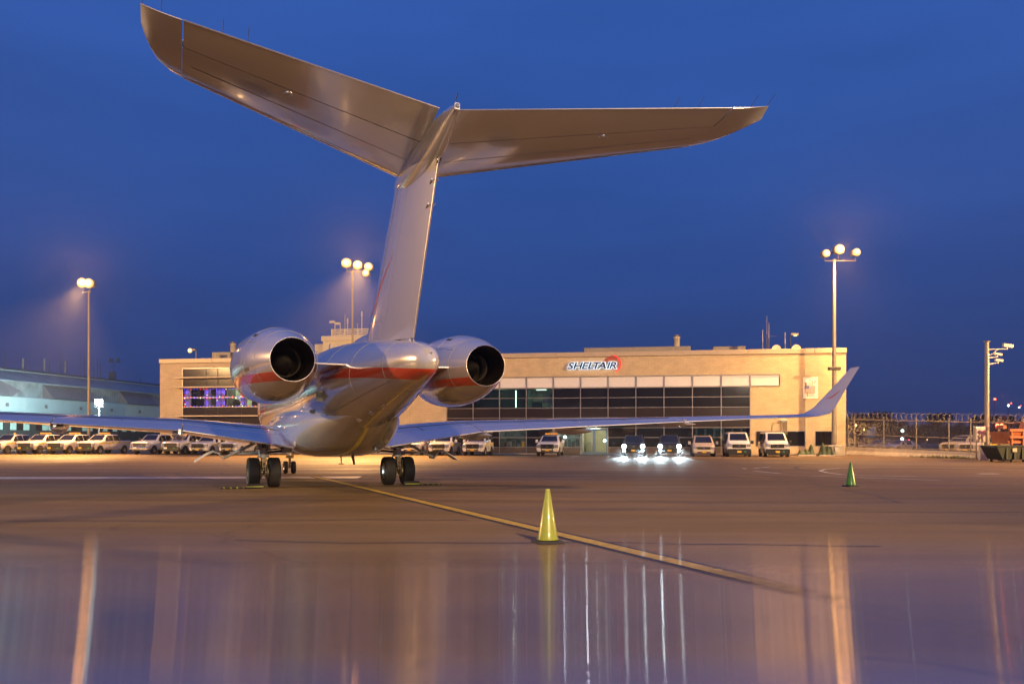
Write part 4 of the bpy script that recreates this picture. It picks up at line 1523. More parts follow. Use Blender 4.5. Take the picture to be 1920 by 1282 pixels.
# dark tail end ring, tail cone lamp, hatches and drains
MB().lathe([(0, -0.05), (0.02, -0.045), (0.03, -0.02), (0.032, 0.05)], (0.03, -11.27, 3.13), axis='Y', n=14).build('tail_lamp', M['lens'], fus)
for y, a in ((-4.3, 232), (-6.0, 246), (-7.0, 250), (-7.9, 255)):
    p = fus_pt(y, math.radians(a), 0.004)
    u = (fus_pt(y - 0.22, math.radians(a), 0.004) - p)
    w = (fus_pt(y, math.radians(a + 7), 0.004) - p)
    MB().slab([p, p + u, p + u + w, p + w], 0.01, 0.006).build('placard', M['spandrel'], fus)
# cooling scoop and hatch on the port side
p = fus_pt(-5.3, math.radians(196), 0.0)
MB().loft([[p + Vector((-0.02, 0.5, 0.06)), p + Vector((-0.02, 0.5, -0.06)), p + Vector((0.05, 0.5, -0.06)), p + Vector((0.05, 0.5, 0.06))], [p + Vector((-0.15, 0, 0.12)), p + Vector((-0.15, 0, -0.12)), p + Vector((0.05, 0, -0.12)), p + Vector((0.05, 0, 0.12))]], smooth=False).build('air_scoop', M['black'], fus)
p = fus_pt(-3.4, math.radians(206), 0.006)
MB().slab([p, p + (fus_pt(-4.0, math.radians(206), 0.006) - p), fus_pt(-4.0, math.radians(211), 0.006), fus_pt(-3.4, math.radians(211), 0.006)], 0.01, 0.004).build('vent_grille', M['black'], fus)
# cabin windows
for sd in (0, 1):
    for k in range(12):
        y = 9.2 - k * 0.82
        pts = []
        for q in range(14):
            t = 2 * PI * q / 14
            a = math.radians(14) + 0.16 * math.sin(t)
            if sd:
                a = PI - a
            pts.append(fus_pt(y + 0.14 * math.cos(t), a, 0.006))
        MB().slab(pts if not sd else pts[::-1], 0.015).build('cabin_window', M['darkglass'], fus)
# whip aerials on the spine
for y in (0.6, 3.4, 6.5):
    p = fus_pt(y, PI / 2)
    MB().loft([[p + Vector((-0.02, 0.2, -0.03)), p + Vector((0.02, 0.2, -0.03)), p + Vector((0.02, -0.2, -0.03)), p + Vector((-0.02, -0.2, -0.03))], [p + Vector((-0.008, -0.08, 0.32)), p + Vector((0.008, -0.08, 0.32)), p + Vector((0.008, -0.22, 0.32)), p + Vector((-0.008, -0.22, 0.32))]], smooth=False).build('blade_aerial', M['jet'], fus)

# --- belly fairing: (y, top, bottom, half width)
BEL = [(7.4, 1.75, 1.42, 0.5), (6.8, 2.2, 1.22, 1.05), (5.5, 2.6, 1.0, 1.46), (3.0, 2.72, 0.92, 1.57), (0.0, 2.72, 0.91, 1.57), (-1.2, 2.70, 0.93, 1.54), (-2.2, 2.66, 1.02, 1.46), (-3.2, 2.58, 1.19, 1.32), (-4.2, 2.45, 1.42, 1.13), (-5.2, 2.3, 1.68, 0.88), (-6.4, 2.2, 1.98, 0.55)]
rings = []
for k in range(42):
    y = 7.4 - 13.8 * k / 41
    t_, b_, h_ = cat(BEL, y)
    r = []
    for q in range(40):
        a = 2 * PI * q / 40
        c, s = math.cos(a), math.sin(a)
        e = min(1.0, max(2 / 3.0, 2 / 3.0 - (y + 1.5) * 0.12)) if s < 0 else 1.0
        r.append(Vector((h_ * math.copysign(abs(c) ** e, c), y, (t_ + b_) / 2 + (t_ - b_) / 2 * math.copysign(abs(s) ** (e), s))))
    rings.append(r)
bel = MB().loft(rings).build('belly_fairing', M['jet'], jet)
MB().tube((0.1, -1.0, 0.95), (0.1, -1.02, 0.72), 0.018, n=6).tube((0.02, -1.02, 0.72), (0.18, -1.02, 0.72), 0.015, n=5).build('drain_mast', M['steel'], bel)
mb = MB()
mb.slab([(0.45, -0.9, 0.94), (0.45, -1.25, 0.94), (0.47, -1.30, 0.70), (0.47, -1.15, 0.70)], 0.03)
mb.build('blade_aerial', M['black'], bel)

# --- wings
UPV = (0, 0, 1)


def wing_secs(sd):
    raw = [  # v, y_le, z_le, y_te, z_te, t, camber
        (0.6, 5.7, 1.50, -1.40, 1.14, 0.115, 0.012),
        (1.41, 5.1, 1.60, -1.48, 1.227, 0.112, 0.012),
        (4.41, 2.84, 1.86, -1.69, 1.70, 0.105, 0.014),
        (7.57, 0.46, 2.00, -2.75, 1.87, 0.100, 0.014),
        (10.5, -1.75, 2.11, -3.73, 2.02, 0.098, 0.014),
        (13.2, -3.78, 2.20, -4.85, 2.14, 0.095, 0.012)]
    return [(Vector((sd * v, yl, zl)), Vector((sd * v, yt, zt)), Vector(UPV), t, cm) for v, yl, zl, yt, zt, t, cm in raw]


HX = 0.76
for sd in (-1, 1):
    S = wing_secs(sd)
    tipsec = (Vector((sd * 14.05, -4.42, 2.22)), Vector((sd * 14.12, -5.62, 2.18)), Vector((0, 0, 1)), 0.09, 0.0)
    main = S[:6]
    wing = foil('wing', main, 0, HX, M['jet'], jet, 14)
    foil('wing_tip', [S[5], lerp_sec(S[5], tipsec, 0.5), tipsec], 0, 1, M['jet'], wing, 12)
    mb = MB()
    def seg(a, b):
        """wing sections from span station a to b"""
        def sec(v):
            for i in range(len(S) - 1):
                va, vb = abs(S[i][0].x), abs(S[i + 1][0].x)
                if va <= v <= vb:
                    return lerp_sec(S[i], S[i + 1], (v - va) / (vb - va))
        inner_ = [abs(s[0].x) for s in S if a < abs(s[0].x) < b]
        return [sec(v) for v in [a] + inner_ + [b]]
    for nm, a, b in (('flap', 1.35, 4.40), ('flap', 4.43, 7.56), ('flap', 7.59, 10.45), ('aileron', 10.48, 13.18)):
        fl_ = foil(nm, seg(a, b), HX + 0.006, 1.0, M['jet'], wing, 6)
        # bright metal trailing edge strip
        ss_ = seg(a, b)
        mb = MB()
        for s0_, s1_ in zip(ss_[:-1], ss_[1:]):
            mb.tube(s0_[1], s1_[1], 0.016, n=6, caps=True)
        mb.build('trailing_edge', M['jet_edge'], fl_)
    # spoiler seam on the upper skin
    mb = MB()
    for fr in (0.60,):
        ss_ = seg(1.5, 10.4)
        pts = [s[0].lerp(s[1], fr) + Vector((0, 0, airfoil(s[3], fr, s[4])[0] * (s[1] - s[0]).length + 0.002)) for s in ss_]
        mb.path(pts, 0.012, 4)
    for v in (2.9, 4.42, 6.0, 7.57, 9.0):
        s = seg(v, v + 0.01)[0]
        mb.path([s[0].lerp(s[1], fr) + Vector((0, 0, airfoil(s[3], fr, s[4])[0] * (s[1] - s[0]).length + 0.002)) for fr in (0.60, 0.68, 0.755)], 0.008, 4)
    mb.build('spoiler_seam', M['black'], wing)
    # leading edge slat line in bare metal
    ss_ = seg(1.5, 13.15)
    mb = MB()
    for s0_, s1_ in zip(ss_[:-1], ss_[1:]):
        mb.tube(s0_[0] + Vector((0, 0.004, 0)), s1_[0] + Vector((0, 0.004, 0)), 0.02, n=6)
    mb.build('leading_edge', M['jet_edge'], wing)
    # flap track fairings
    for v, ty, tz, ln, rr in ((4.50, -2.36, 1.56, 3.4, 0.24), (7.50, -3.22, 1.70, 3.0, 0.20), (10.55, -4.30, 1.91, 2.4, 0.15)):
        rg = []
        nn = 14
        for k in range(nn + 1):
            q = k / nn
            y = ty + 0.01 + ln * q
            prof_w = rr * (min(1.0, q / 0.42) ** 0.85) * (1.0 if q < 0.6 else math.sqrt(max(0.0, 1 - ((q - 0.6) / 0.402) ** 2)))
            depth = prof_w * 1.15
            zc = tz + 0.02 + 0.12 * min(1.0, q / 0.45)
            r = []
            for j in range(14):
                a = 2 * PI * j / 14
                s_ = math.sin(a)
                r.append(Vector((sd * v + prof_w * 0.95 * math.cos(a), y, zc + (s_ * depth if s_ < 0 else s_ * prof_w * 0.25))))
            rg.append(r)
        MB().loft(rg).build('flap_fairing', M['jet'], wing)
        # track link standing between flap panels
        MB().box(sd * v - 0.035, ty + 0.62, tz + 0.10, sd * v + 0.035, ty + 0.70, tz + 0.18).build('track_link', M['steel'], wing)
    # winglet
    up_in = Vector((-sd, 0, 0.35)).normalized()
    w0 = (Vector((sd * 14.05, -4.42, 2.22)), Vector((sd * 14.12, -5.62, 2.18)), Vector((0, 0, 1)), 0.09, 0.0)
    w1 = (Vector((sd * 14.30, -4.70, 2.27)), Vector((sd * 14.38, -5.86, 2.26)), Vector((-sd * .6, 0, .8)), 0.085, 0.0)
    w2 = (Vector((sd * 14.46, -4.98, 2.46)), Vector((sd * 14.50, -5.95, 2.45)), up_in, 0.08, 0.0)
    w3 = (Vector((sd * 14.72, -5.60, 3.10)), Vector((sd * 14.74, -6.22, 3.10)), up_in, 0.08, 0.0)
    w4 = (Vector((sd * 14.92, -6.13, 3.66)), Vector((sd * 14.93, -6.52, 3.68)), up_in, 0.08, 0.0)
    wl_ = foil('winglet', [w0, w1, w2, w3, w4], 0, 1, M['jet'], wing, 10)
    # small red bird mark on the winglet
    def wpt(h, c_, off):
        s = lerp_sec(w2, w3, h)
        return s[0].lerp(s[1], c_) + s[2] * (airfoil(s[3], c_)[0] * (s[1] - s[0]).length + off)
    MB().slab([wpt(.42, .30, .004), wpt(.52, .52, .004), wpt(.80, .72, .004), wpt(.56, .62, .004), wpt(.46, .56, .004)], 0.006).build('bird_mark', M['jet_red'], wl_)

# --- fin
FIN_B = (Vector((0, -5.58, 3.80)), Vector((0, -10.03, 3.52)), Vector((-1, 0, 0)), 0.105, 0.0)
FIN_T = (Vector((0, -8.86, 7.12)), Vector((0, -12.02, 6.90)), Vector((-1, 0, 0)), 0.110, 0.0)
FIN_0 = (Vector((0, -4.9, 3.60)), Vector((0, -9.9, 3.40)), Vector((-1, 0, 0)), 0.105, 0.0)
RH = 0.52
fin = foil('fin', [FIN_0, FIN_B, FIN_T], 0, RH, M['jet'], jet, 14)
RB = lerp_sec(FIN_B, FIN_T, 0.012)
RT = lerp_sec(FIN_B, FIN_T, 0.955)
rud = foil('rudder', [RB, RT], RH + 0.004, 1.0, M['jet'], fin, 8)
MB().tube(RB[1], RT[1], 0.018, n=6).build('trailing_edge', M['jet_edge'], rud)
# dorsal fillet at the fin root with its intake
rg = []
for k in range(15):
    q = k / 14
    y = -3.9 - 6.0 * q
    t_, b_, h_ = cat(FUS, y)
    w_ = 0.06 + 0.15 * math.sin(PI * min(1, q * 0.9 + 0.08)) * (1 - 0.45 * q)
    hgt = 0.03 + 0.30 * math.sin(PI * min(1, 0.06 + q * 0.62)) * (1 - 0.75 * q)
    rg.append([Vector((w_ * math.cos(a), y, t_ - 0.16 + (0.16 + hgt) * max(0.0, math.sin(a)))) for a in [PI * j / 10 for j in range(11)]] + [Vector((-w_ * 0.9, y, t_ - 0.3)), Vector((w_ * 0.9, y, t_ - 0.3))])
MB().loft(rg).build('dorsal_fillet', M['jet'], fin)


def fin_pt(h, c_, off, sd=-1):
    s = lerp_sec(FIN_B, FIN_T, h)
    p = s[0].lerp(s[1], c_)
    return p + Vector((sd, 0, 0)) * (airfoil(s[3], c_)[0] * (s[1] - s[0]).length + off)


for sd in (-1, 1):
    # red swooping bird mark: one long feather from a small body
    outl = [(.185, .10), (.215, .16), (.26, .235), (.30, .25), (.36, .285), (.43, .335), (.50, .40), (.535, .455), (.49, .395), (.42, .315), (.35, .262), (.295, .228), (.285, .20), (.245, .16)]
    cen = [(.20, .11), (.225, .165), (.262, .215), (.295, .238), (.355, .272), (.425, .325), (.495, .397), (.535, .455)]
    hw = [.004, .011, .022, .014, .013, .010, .005, .001]
    mb = MB()
    for i in range(len(cen) - 1):
        q = []
        for j, sg in ((i, -1), (i, 1), (i + 1, 1), (i + 1, -1)):
            q.append(fin_pt(cen[j][0], cen[j][1] + sg * hw[j] * 1.2, 0.006, sd))
        if sd > 0:
            q = q[::-1]
        mb.slab(q, 0.005)
    mb.build('bird_mark', M['jet_red'], fin)
    mb = MB()
    mb.path([fin_pt(0.02 + 0.9 * k / 10, 0.25, 0.001, sd) for k in range(11)], 0.005, 4)
    mb.path([fin_pt(0.15, 0.03 + 0.47 * k / 6, 0.001, sd) for k in range(7)], 0.005, 4)
    mb.build('skin_seam', M['seam'], fin)['kind'] = 'stuff'
    MB().tube(fin_pt(0.92, 0.985, 0.0, sd), fin_pt(0.95, 1.015, 0.03, sd), 0.012, n=5).build('static_wick', M['black'], rud)
    for h in (0.72, 0.84):
        MB().tube(fin_pt(h, 0.93, 0.0, sd), fin_pt(h + 0.012, 0.985, 0.05, sd), 0.02, 0.01, n=6).build('hinge_fairing', M['steel'], rud)

# --- tailplane
TP_R = (Vector((0.0, -9.30, 7.05)), Vector((0.0, -12.30, 7.50)), Vector((0, 0, 1)), 0.095, -0.005)
TP_E = (Vector((4.53, -13.22, 7.09)), Vector((4.53, -14.80, 7.27)), Vector((0, 0, 1)), 0.09, -0.005)


def mirror_sec(s, sd):
    return (Vector((s[0].x * sd, s[0].y, s[0].z)), Vector((s[1].x * sd, s[1].y, s[1].z)), s[2], s[3], s[4])


for sd in (-1, 1):
    A, B = mirror_sec(TP_R, sd), mirror_sec(TP_E, sd)
    tpl = foil('tailplane', [A, lerp_sec(A, B, 0.5), B], 0, 0.62, M['jet'], jet, 14)
    tips = []
    for v, yl, yt, z in ((4.535, -13.225, -14.80, 0), (4.72, -13.46, -14.88, 0.004), (4.86, -13.75, -14.95, 0.008), (4.95, -14.08, -15.01, 0.012), (5.02, -14.48, -15.055, 0.016), (5.06, -14.86, -15.085, 0.02)):
        tips.append((Vector((sd * v, yl, 7.09 + z)), Vector((sd * v, yt, 7.27 + z * .3)), Vector((0, 0, 1)), 0.085, -0.005))
    foil('tailplane_tip', tips, 0, 1, M['jet'], tpl, 12)
    E0, E1 = lerp_sec(A, B, 0.028), lerp_sec(A, B, 0.9965)
    el = foil('elevator', [E0, E1], 0.628, 1.0, M['jet'], tpl, 8)
    MB().tube(E0[1], E1[1], 0.014, n=6).build('trailing_edge', M['jet_edge'], el)
    # heated leading edge
    ss_ = [lerp_sec(A, B, q) for q in (0.06, 0.5, 0.99)]
    mb = MB()
    le = []
    for s in ss_:
        r = []
        for x, top in ((.055, 0), (.03, 0), (.012, 0), (.003, 0), (0, 0), (.003, 1), (.012, 1), (.03, 1), (.055, 1)):
            yu, yl = airfoil(s[3], x, s[4])
            p = s[0].lerp(s[1], x)
            c_ = (s[1] - s[0]).length
            off = (yu if top else yl) * c_ + (0.004 if top else -0.004)
            r.append(p + Vector((0, 0.004, off)))
        le.append(r)
    mb.loft(le, caps=False, closed=False)
    mb.build('leading_edge', M['jet_edge'], tpl)
    # round access plates and skin seams underneath
    s = lerp_sec(A, B, 0.64)
    p = s[0].lerp(s[1], 0.56) + Vector((0, 0, airfoil(s[3], 0.56, s[4])[1] * (s[1] - s[0]).length))
    MB().lathe([(0.05, 0.0), (0.075, -0.012), (0.085, -0.01), (0.085, 0.02)], p, n=18).build('access_plate', M['steel'], tpl)
    mb = MB()
    for fr in (0.10, 0.36):
        mb.path([lerp_sec(A, B, q)[0].lerp(lerp_sec(A, B, q)[1], fr) + Vector((0, 0, airfoil(A[3], fr, A[4])[1] * (lerp_sec(A, B, q)[1] - lerp_sec(A, B, q)[0]).length - 0.001)) for q in [0.07 + 0.9 * k / 8 for k in range(9)]], 0.004, 4)
    mb.build('skin_seam', M['seam'], tpl)['kind'] = 'stuff'
    for q in (0.80, 0.88):
        s = lerp_sec(A, B, q)
        MB().tube(s[1], s[1] + Vector((0, -0.22, 0.12)), 0.004, n=5).build('static_wick', M['black'], el)
    for v, y in ((4.8, -14.93), (5.04, -15.07)):
        MB().tube((sd * v, y, 7.28), (sd * v, y - 0.22, 7.40), 0.004, n=5).build('static_wick', M['black'], tpl)

# --- bullet fairing at the top of the fin: (y, top, bottom, half width)
BUL = [(-8.5, 7.02, 6.96, 0.02), (-8.8, 7.13, 6.84, 0.12), (-9.4, 7.22, 6.68, 0.22), (-10.2, 7.32, 6.56, 0.27), (-11.2, 7.42, 6.62, 0.255), (-12.0, 7.47, 6.84, 0.19), (-12.6, 7.43, 7.06, 0.125), (-13.05, 7.355, 7.24, 0.05)]
rg = []
for k in range(24):
    y = -8.5 - 4.55 * k / 23
    t_, b_, h_ = cat(BUL, y)
    r = []
    for j in range(20):
        a = 2 * PI * j / 20
        c, s = math.cos(a), math.sin(a)
        r.append(Vector((h_ * c, y, (t_ + b_) / 2 + (t_ - b_) / 2 * s)))
    rg.append(r)
bul = MB().loft(rg).build('bullet_fairing', M['jet'], jet)
MB().cbox(-0.05, -13.09, 7.235, 0.05, -13.04, 7.36, 0.02).build('tail_light_housing', M['spandrel'], bul)
MB().lathe([(0, -0.03), (0.035, -0.025), (0.045, 0.0)], (0, -13.09, 7.30), axis='Y', n=12).build('tail_light', M['lens'], bul)
MB().tube((0, -12.9, 7.38), (0, -13.1, 7.52), 0.008, n=5).build('static_wick', M['black'], bul)

# --- engines
NAC = [(-3.0, 0.66, 3.30), (-3.15, 0.76, 3.30), (-3.6, 0.86, 3.29), (-4.4, 0.925, 3.28), (-5.2, 0.935, 3.265), (-6.0, 0.90, 3.25), (-6.8, 0.81, 3.235), (-7.5, 0.67, 3.215), (-8.0, 0.545, 3.203), (-8.216, 0.484, 3.198)]
for sd in (-1, 1):
    def ncx(y):
        return sd * (2.36 - 0.13 * (y + 5) / -3.2)
    rg = []
    NR = 44
    for k in range(34):
        y = -3.0 - 5.216 * k / 33
        r_, zc = cat(NAC, y)
        rg.append([Vector((ncx(y) + r_ * math.cos(2 * PI * j / NR), y, zc + r_ * math.sin(2 * PI * j / NR))) for j in range(NR)])
    nac = MB().loft(rg, caps=False).build('engine_nacelle', M['jet_stripe'], jet)
    add_stripe(nac, lambda c: (c.z - 2.83 - 0.012 * (c.y + 8)) / 0.095 * 0.5)
    # inlet lip and fan face
    def ring_at(y, r_, zc, n=NR):
        return [Vector((ncx(y) + r_ * math.cos(2 * PI * j / n), y, zc + r_ * math.sin(2 * PI * j / n))) for j in range(n)]
    MB().loft([ring_at(-3.0, .665, 3.3), ring_at(-2.96, .63, 3.3), ring_at(-3.0, .585, 3.3), ring_at(-3.5, .55, 3.3)], caps=False).build('inlet_lip', M['jet_edge'], nac)
    MB().loft([ring_at(-3.5, .56, 3.3), ring_at(-3.52, .01, 3.3)], caps=False).build('fan', M['black'], nac)
    # exhaust: bright lip, dark duct, mixer and centre cone
    MB().loft([ring_at(-8.19, .490, 3.198), ring_at(-8.225, .484, 3.198), ring_at(-8.225, .476, 3.198), ring_at(-8.15, .474, 3.199)], caps=False).build('exhaust_lip', M['jet_edge'], nac)
    noz = MB().loft([ring_at(-8.2, .4725, 3.198), ring_at(-7.7, .455, 3.205), ring_at(-7.1, .47, 3.22), ring_at(-6.5, .50, 3.235), ring_at(-6.45, .02, 3.235)], caps=False).build('exhaust_duct', M['nozzle'], nac)
    MB().loft([ring_at(-6.5, .24, 3.235, 20), ring_at(-6.9, .20, 3.228, 20), ring_at(-7.35, .10, 3.215, 20), ring_at(-7.5, .01, 3.21, 20)], caps=False).build('exhaust_cone', M['nozzle_in'], noz)
    MB().loft([ring_at(-6.5, .38, 3.235, 28), ring_at(-7.25, .335, 3.22, 28), ring_at(-7.25, .325, 3.22, 28), ring_at(-6.6, .36, 3.235, 28)], caps=False).build('core_nozzle', M['nozzle_in'], noz)
    # cowl seams, hatches
    mb = MB()
    for y in (-4.6, -6.3, -7.35):
        r_, zc = cat(NAC, y)
        mb.path(ring_at(y, r_ + 0.001, zc) + ring_at(y, r_ + 0.001, zc)[:1], 0.005, 4)
    for a in (35, 145, 200, 325):
        mb.path([Vector((ncx(y) + (cat(NAC, y)[0] + .001) * math.cos(math.radians(a)), y, cat(NAC, y)[1] + (cat(NAC, y)[0] + .001) * math.sin(math.radians(a)))) for y in [-4.6 - 0.34 * k for k in range(9)]], 0.005, 4)
    mb.build('cowl_seam', M['seam'], nac)['kind'] = 'stuff'
    def npt(y, a, g=0.004):
        r_, zc = cat(NAC, y)
        return Vector((ncx(y) + (r_ + g) * math.cos(math.radians(a)), y, zc + (r_ + g) * math.sin(math.radians(a))))
    for y, a in ((-6.3, 128 if sd < 0 else 118), (-6.6, 190 if sd < 0 else 350)):
        MB().slab([npt(y, a), npt(y - 0.34, a), npt(y - 0.34, a + 5), npt(y, a + 5)], 0.01, 0.006).build('cowl_vent', M['black'], nac)
    # pylon
    zt = 3.20
    yl, yt = -3.6, -7.25
    pa = (Vector((sd * 0.75, yl, zt + 0.06)), Vector((sd * 0.75, yt, zt)), Vector((0, 0, 1)), 0.075, 0.0)
    pb = (Vector((sd * 1.62, yl - 0.1, zt + 0.06)), Vector((sd * 1.62, yt - 0.15, zt)), Vector((0, 0, 1)), 0.075, 0.0)
    MB().loft([foil_ring(pa, 0, 1, 10), foil_ring(pb, 0, 1, 10)]).build('pylon', M['jet'], jet, sharp=40)
    # registration on the outer cowl
    if sd < 0:
        aa = 0.0
        for ch in 'VJI':
            me, w_ = letter_mesh(ch, 0.42, 0.002, 0.0, 0.25, 0.9)
            for v in me.vertices:
                x, y, z = v.co
                yy = -4.3 - (aa + x)
                ang = 180 - 8 - math.degrees(z / 0.93) - 6
                p = npt(yy, ang, 0.004 + 0.002 - y)
                v.co = p
            aa += w_ + 0.08
            me.materials.append(M['black'])
            link(bpy.data.objects.new('letter', me), nac)

# --- landing gear
def wheel(parent, x, y, r, w, sd):
    pr = []
    for k in range(13):
        t = PI * k / 12
        e = 0.42
        pr.append((r - 0.30 * r * (1 - abs(math.sin(t)) ** e), -w / 2 * math.copysign(abs(math.cos(t)) ** e, math.cos(t))))
    pr = [(r * 0.56, -w / 2 * 0.86)] + pr + [(r * 0.56, w / 2 * 0.86)]
    tyre = MB().lathe(pr, (x, y, r), axis='X', n=36).build('tyre', M['tyre'], parent)
    mb = MB()
    for g in (-0.30, -0.12, 0.12, 0.30):
        n = 36
        mb.lathe([(r + 0.001, g * w - 0.004), (r + 0.0025, g * w), (r + 0.001, g * w + 0.004)], (x, y, r), axis='X', n=n)
    mb.build('tread_groove', M['black'], tyre)
    MB().lathe([(r * 0.57, -w * 0.40), (r * 0.50, -w * 0.38), (r * 0.45, -w * 0.18), (r * 0.22, -w * 0.14), (r * 0.20, -w * 0.36), (0, -w * 0.38)], (x, y, r), axis='X', n=24).build('hub', M['rim'], tyre)
    MB().lathe([(r * 0.57, w * 0.40), (r * 0.50, w * 0.38), (r * 0.45, w * 0.18), (r * 0.22, w * 0.14), (r * 0.20, w * 0.36), (0, w * 0.38)], (x, y, r), axis='X', n=24).build('hub', M['rim'], tyre)
    return tyre


for sd in (-1, 1):
    gx = sd * 2.09
    mgear = MB().tube((gx, 0.05, 0.95), (gx, 0.05, 1.62), 0.13, 0.14, 16).tube((gx, 0.05, 0.90), (gx, 0.05, 0.96), 0.17, 0.17, 16).box(gx - 0.2, -0.06, 1.15, gx - 0.13, 0.16, 1.6).box(gx + 0.13, -0.06, 1.15, gx + 0.2, 0.16, 1.6).build('main_gear', M['gear'], jet)
    MB().box(gx - 0.07, -0.13, 1.2, gx + 0.07, -0.125, 1.5).build('leg_slot', M['black'], mgear)
    MB().tube((gx, 0.05, 0.42), (gx, 0.05, 0.90), 0.075, n=14).build('oleo', M['chrome'], mgear)
    MB().tube((gx - 0.34, 0, 0.455), (gx + 0.34, 0, 0.455), 0.07, n=12).build('axle', M['steel'], mgear)
    mb = MB()
    for q in (-1, 1):
        mb.lathe([(0.20, -0.06), (0.22, -0.04), (0.22, 0.04), (0.20, 0.06), (0, 0.06)], (gx + q * 0.13, 0, 0.455), axis='X', n=18)
        for j in range(7):
            a = 2 * PI * j / 7
            mb.tube((gx + q * 0.04, 0.15 * math.cos(a), 0.455 + 0.15 * math.sin(a)), (gx + q * 0.20, 0.15 * math.cos(a), 0.455 + 0.15 * math.sin(a)), 0.03, n=6)
    mb.build('brake', M['hose'], mgear)
    mb = MB()
    mb.box(gx - 0.06, -0.18, 0.62, gx + 0.06, -0.12, 0.92).box(gx - 0.05, -0.26, 0.5, gx + 0.05, -0.19, 0.68)
    mb.path([(gx - 0.05, -0.14, 0.9), (gx - 0.12, -0.2, 0.75), (gx - 0.08, -0.16, 0.55), (gx - 0.16, -0.1, 0.47)], 0.014)
    mb.path([(gx + 0.05, -0.14, 0.9), (gx + 0.12, -0.2, 0.72), (gx + 0.09, -0.18, 0.56), (gx + 0.16, -0.1, 0.47)], 0.014)
    mb.tube((gx, -0.1, 0.4), (gx, -0.3, 0.55), 0.03, n=8).tube((gx, -0.3, 0.55), (gx, -0.12, 0.8), 0.03, n=8)
    mb.build('torque_link', M['hose'], mgear)
    # side brace towards the belly, outer brace carrying the leg door
    MB().tube((gx, 0.1, 1.05), (sd * 1.35, 0.15, 1.12), 0.035, n=8).tube((gx, -0.05, 1.13), (sd * 1.4, 0, 1.2), 0.02, n=6).build('side_brace', M['black'], mgear)
    MB().cbox(sd * 1.40 - 0.14, 0.0, 1.05, sd * 1.40 + 0.14, 0.3, 1.28, 0.03).build('brace_joint', M['gear'], mgear)
    ob = MB().tube((gx + sd * 0.10, 0, 1.42), (gx + sd * 1.16, -0.05, 0.90), 0.045, n=8).tube((gx + sd * 0.1, 0.12, 1.05), (gx + sd * 0.85, 0.12, 1.02), 0.05, 0.02, n=8).build('outer_brace', M['gear'], mgear)
    # leg door: a curved plate hanging outboard
    prof = [(1.16, 0.88), (1.30, 1.08), (1.44, 1.13), (1.62, 1.06), (1.80, 0.95), (1.98, 0.83)]
    rg = []
    for v, z in prof:
        x = sd * (v + 2.09)
        rg.append([(x, 0.45, z), (x, -0.22, z - 0.02), (x + sd * 0.015, -0.22, z - 0.06), (x + sd * 0.015, 0.45, z - 0.04)])
    MB().loft(rg, smooth=False).build('gear_door', M['gear'], mgear)
    for q in (-1, 1):
        wheel(mgear, gx + q * 0.305, 0, 0.455, 0.36, q)
# nose gear
ng = MB().tube((0, 11.0, 0.62), (0, 11.1, 1.6), 0.07, 0.09, 12).tube((0, 11.02, 0.72), (0, 11.7, 1.5), 0.035, n=8).build('nose_gear', M['gear'], jet)
MB().tube((0, 11, 0.26), (0, 11, 0.64), 0.045, n=10).build('oleo', M['chrome'], ng)
MB().tube((-0.18, 11, 0.265), (0.18, 11, 0.265), 0.04, n=8).build('axle', M['steel'], ng)
mb = MB().box(-0.05, 10.88, 0.42, 0.05, 10.94, 0.66).box(-0.16, 10.85, 0.66, 0.16, 10.92, 0.78)
mb.build('torque_link', M['hose'], ng)
for q in (-1, 1):
    wheel(ng, q * 0.165, 11.0, 0.265, 0.18, q)
    MB().slab([(q * 0.36, 10.4, 1.50), (q * 0.36, 12.1, 1.50), (q * 0.44, 12.1, 1.02), (q * 0.44, 10.4, 1.02)], 0.03).build('gear_door', M['jet'], ng)
# wheel chocks: top level, they stand on the apron
for (vx, vy, lab) in ((-2.395, -0.62, 'yellow edged wheel chock with a knotted rope by the left main wheels'), (2.395, -0.62, 'yellow edged wheel chock with a knotted rope by the right main wheels')):
    p = jet.location + Matrix.Rotation(TH, 4, 'Z') @ Vector((vx, vy, 0))
    o = empty('wheel_chock', (p.x, p.y, 0), TH, lab, 'wheel chock', 'wheel chocks under the jet')
    MB().prism([(-0.13, 0.012), (0.12, 0.012), (0.03, 0.14), (-0.03, 0.14)], 'X', -0.24, 0.24).build('wedge', M['rubber'], o)
    MB().box(-0.235, -0.150, 0.045, 0.235, -0.125, 0.075).build('yellow_edge', M['cone_y'], o)
    sg = -1 if vx < 0 else 1
    rp = [(sg * 0.24 + sg * 0.09 * k, -0.10 + 0.03 * math.sin(k * 1.9), 0.022 + 0.008 * (k % 2)) for k in range(9)]
    MB().path(rp, 0.018, 6).build('rope', M['rubber'], o)
    mb = MB()
    for k in range(1, 8, 2):
        mb.lathe([(0, -0.03), (0.03, -0.02), (0.03, 0.02), (0, 0.03)], (rp[k][0], rp[k][1], 0.035), n=7)
    mb.build('rope_knot', M['cone_y'], o)

# ================================================================== vehicles
# local axes: front bumper at y = 0, body runs to +y, x across, z up
def sec_ring(y, hwb, hw, hwt, zb, zm, zt):
    half = [(hwb * 0.93, zb), (hwb, zb + 0.10), (hw, (zb + zm) * 0.5 + 0.06), (hw, zm), (hwt, zt - 0.07), (hwt - 0.09, zt)]
    return [Vector((x, y, z)) for x, z in half] + [Vector((-x, y, z)) for x, z in half[::-1]]


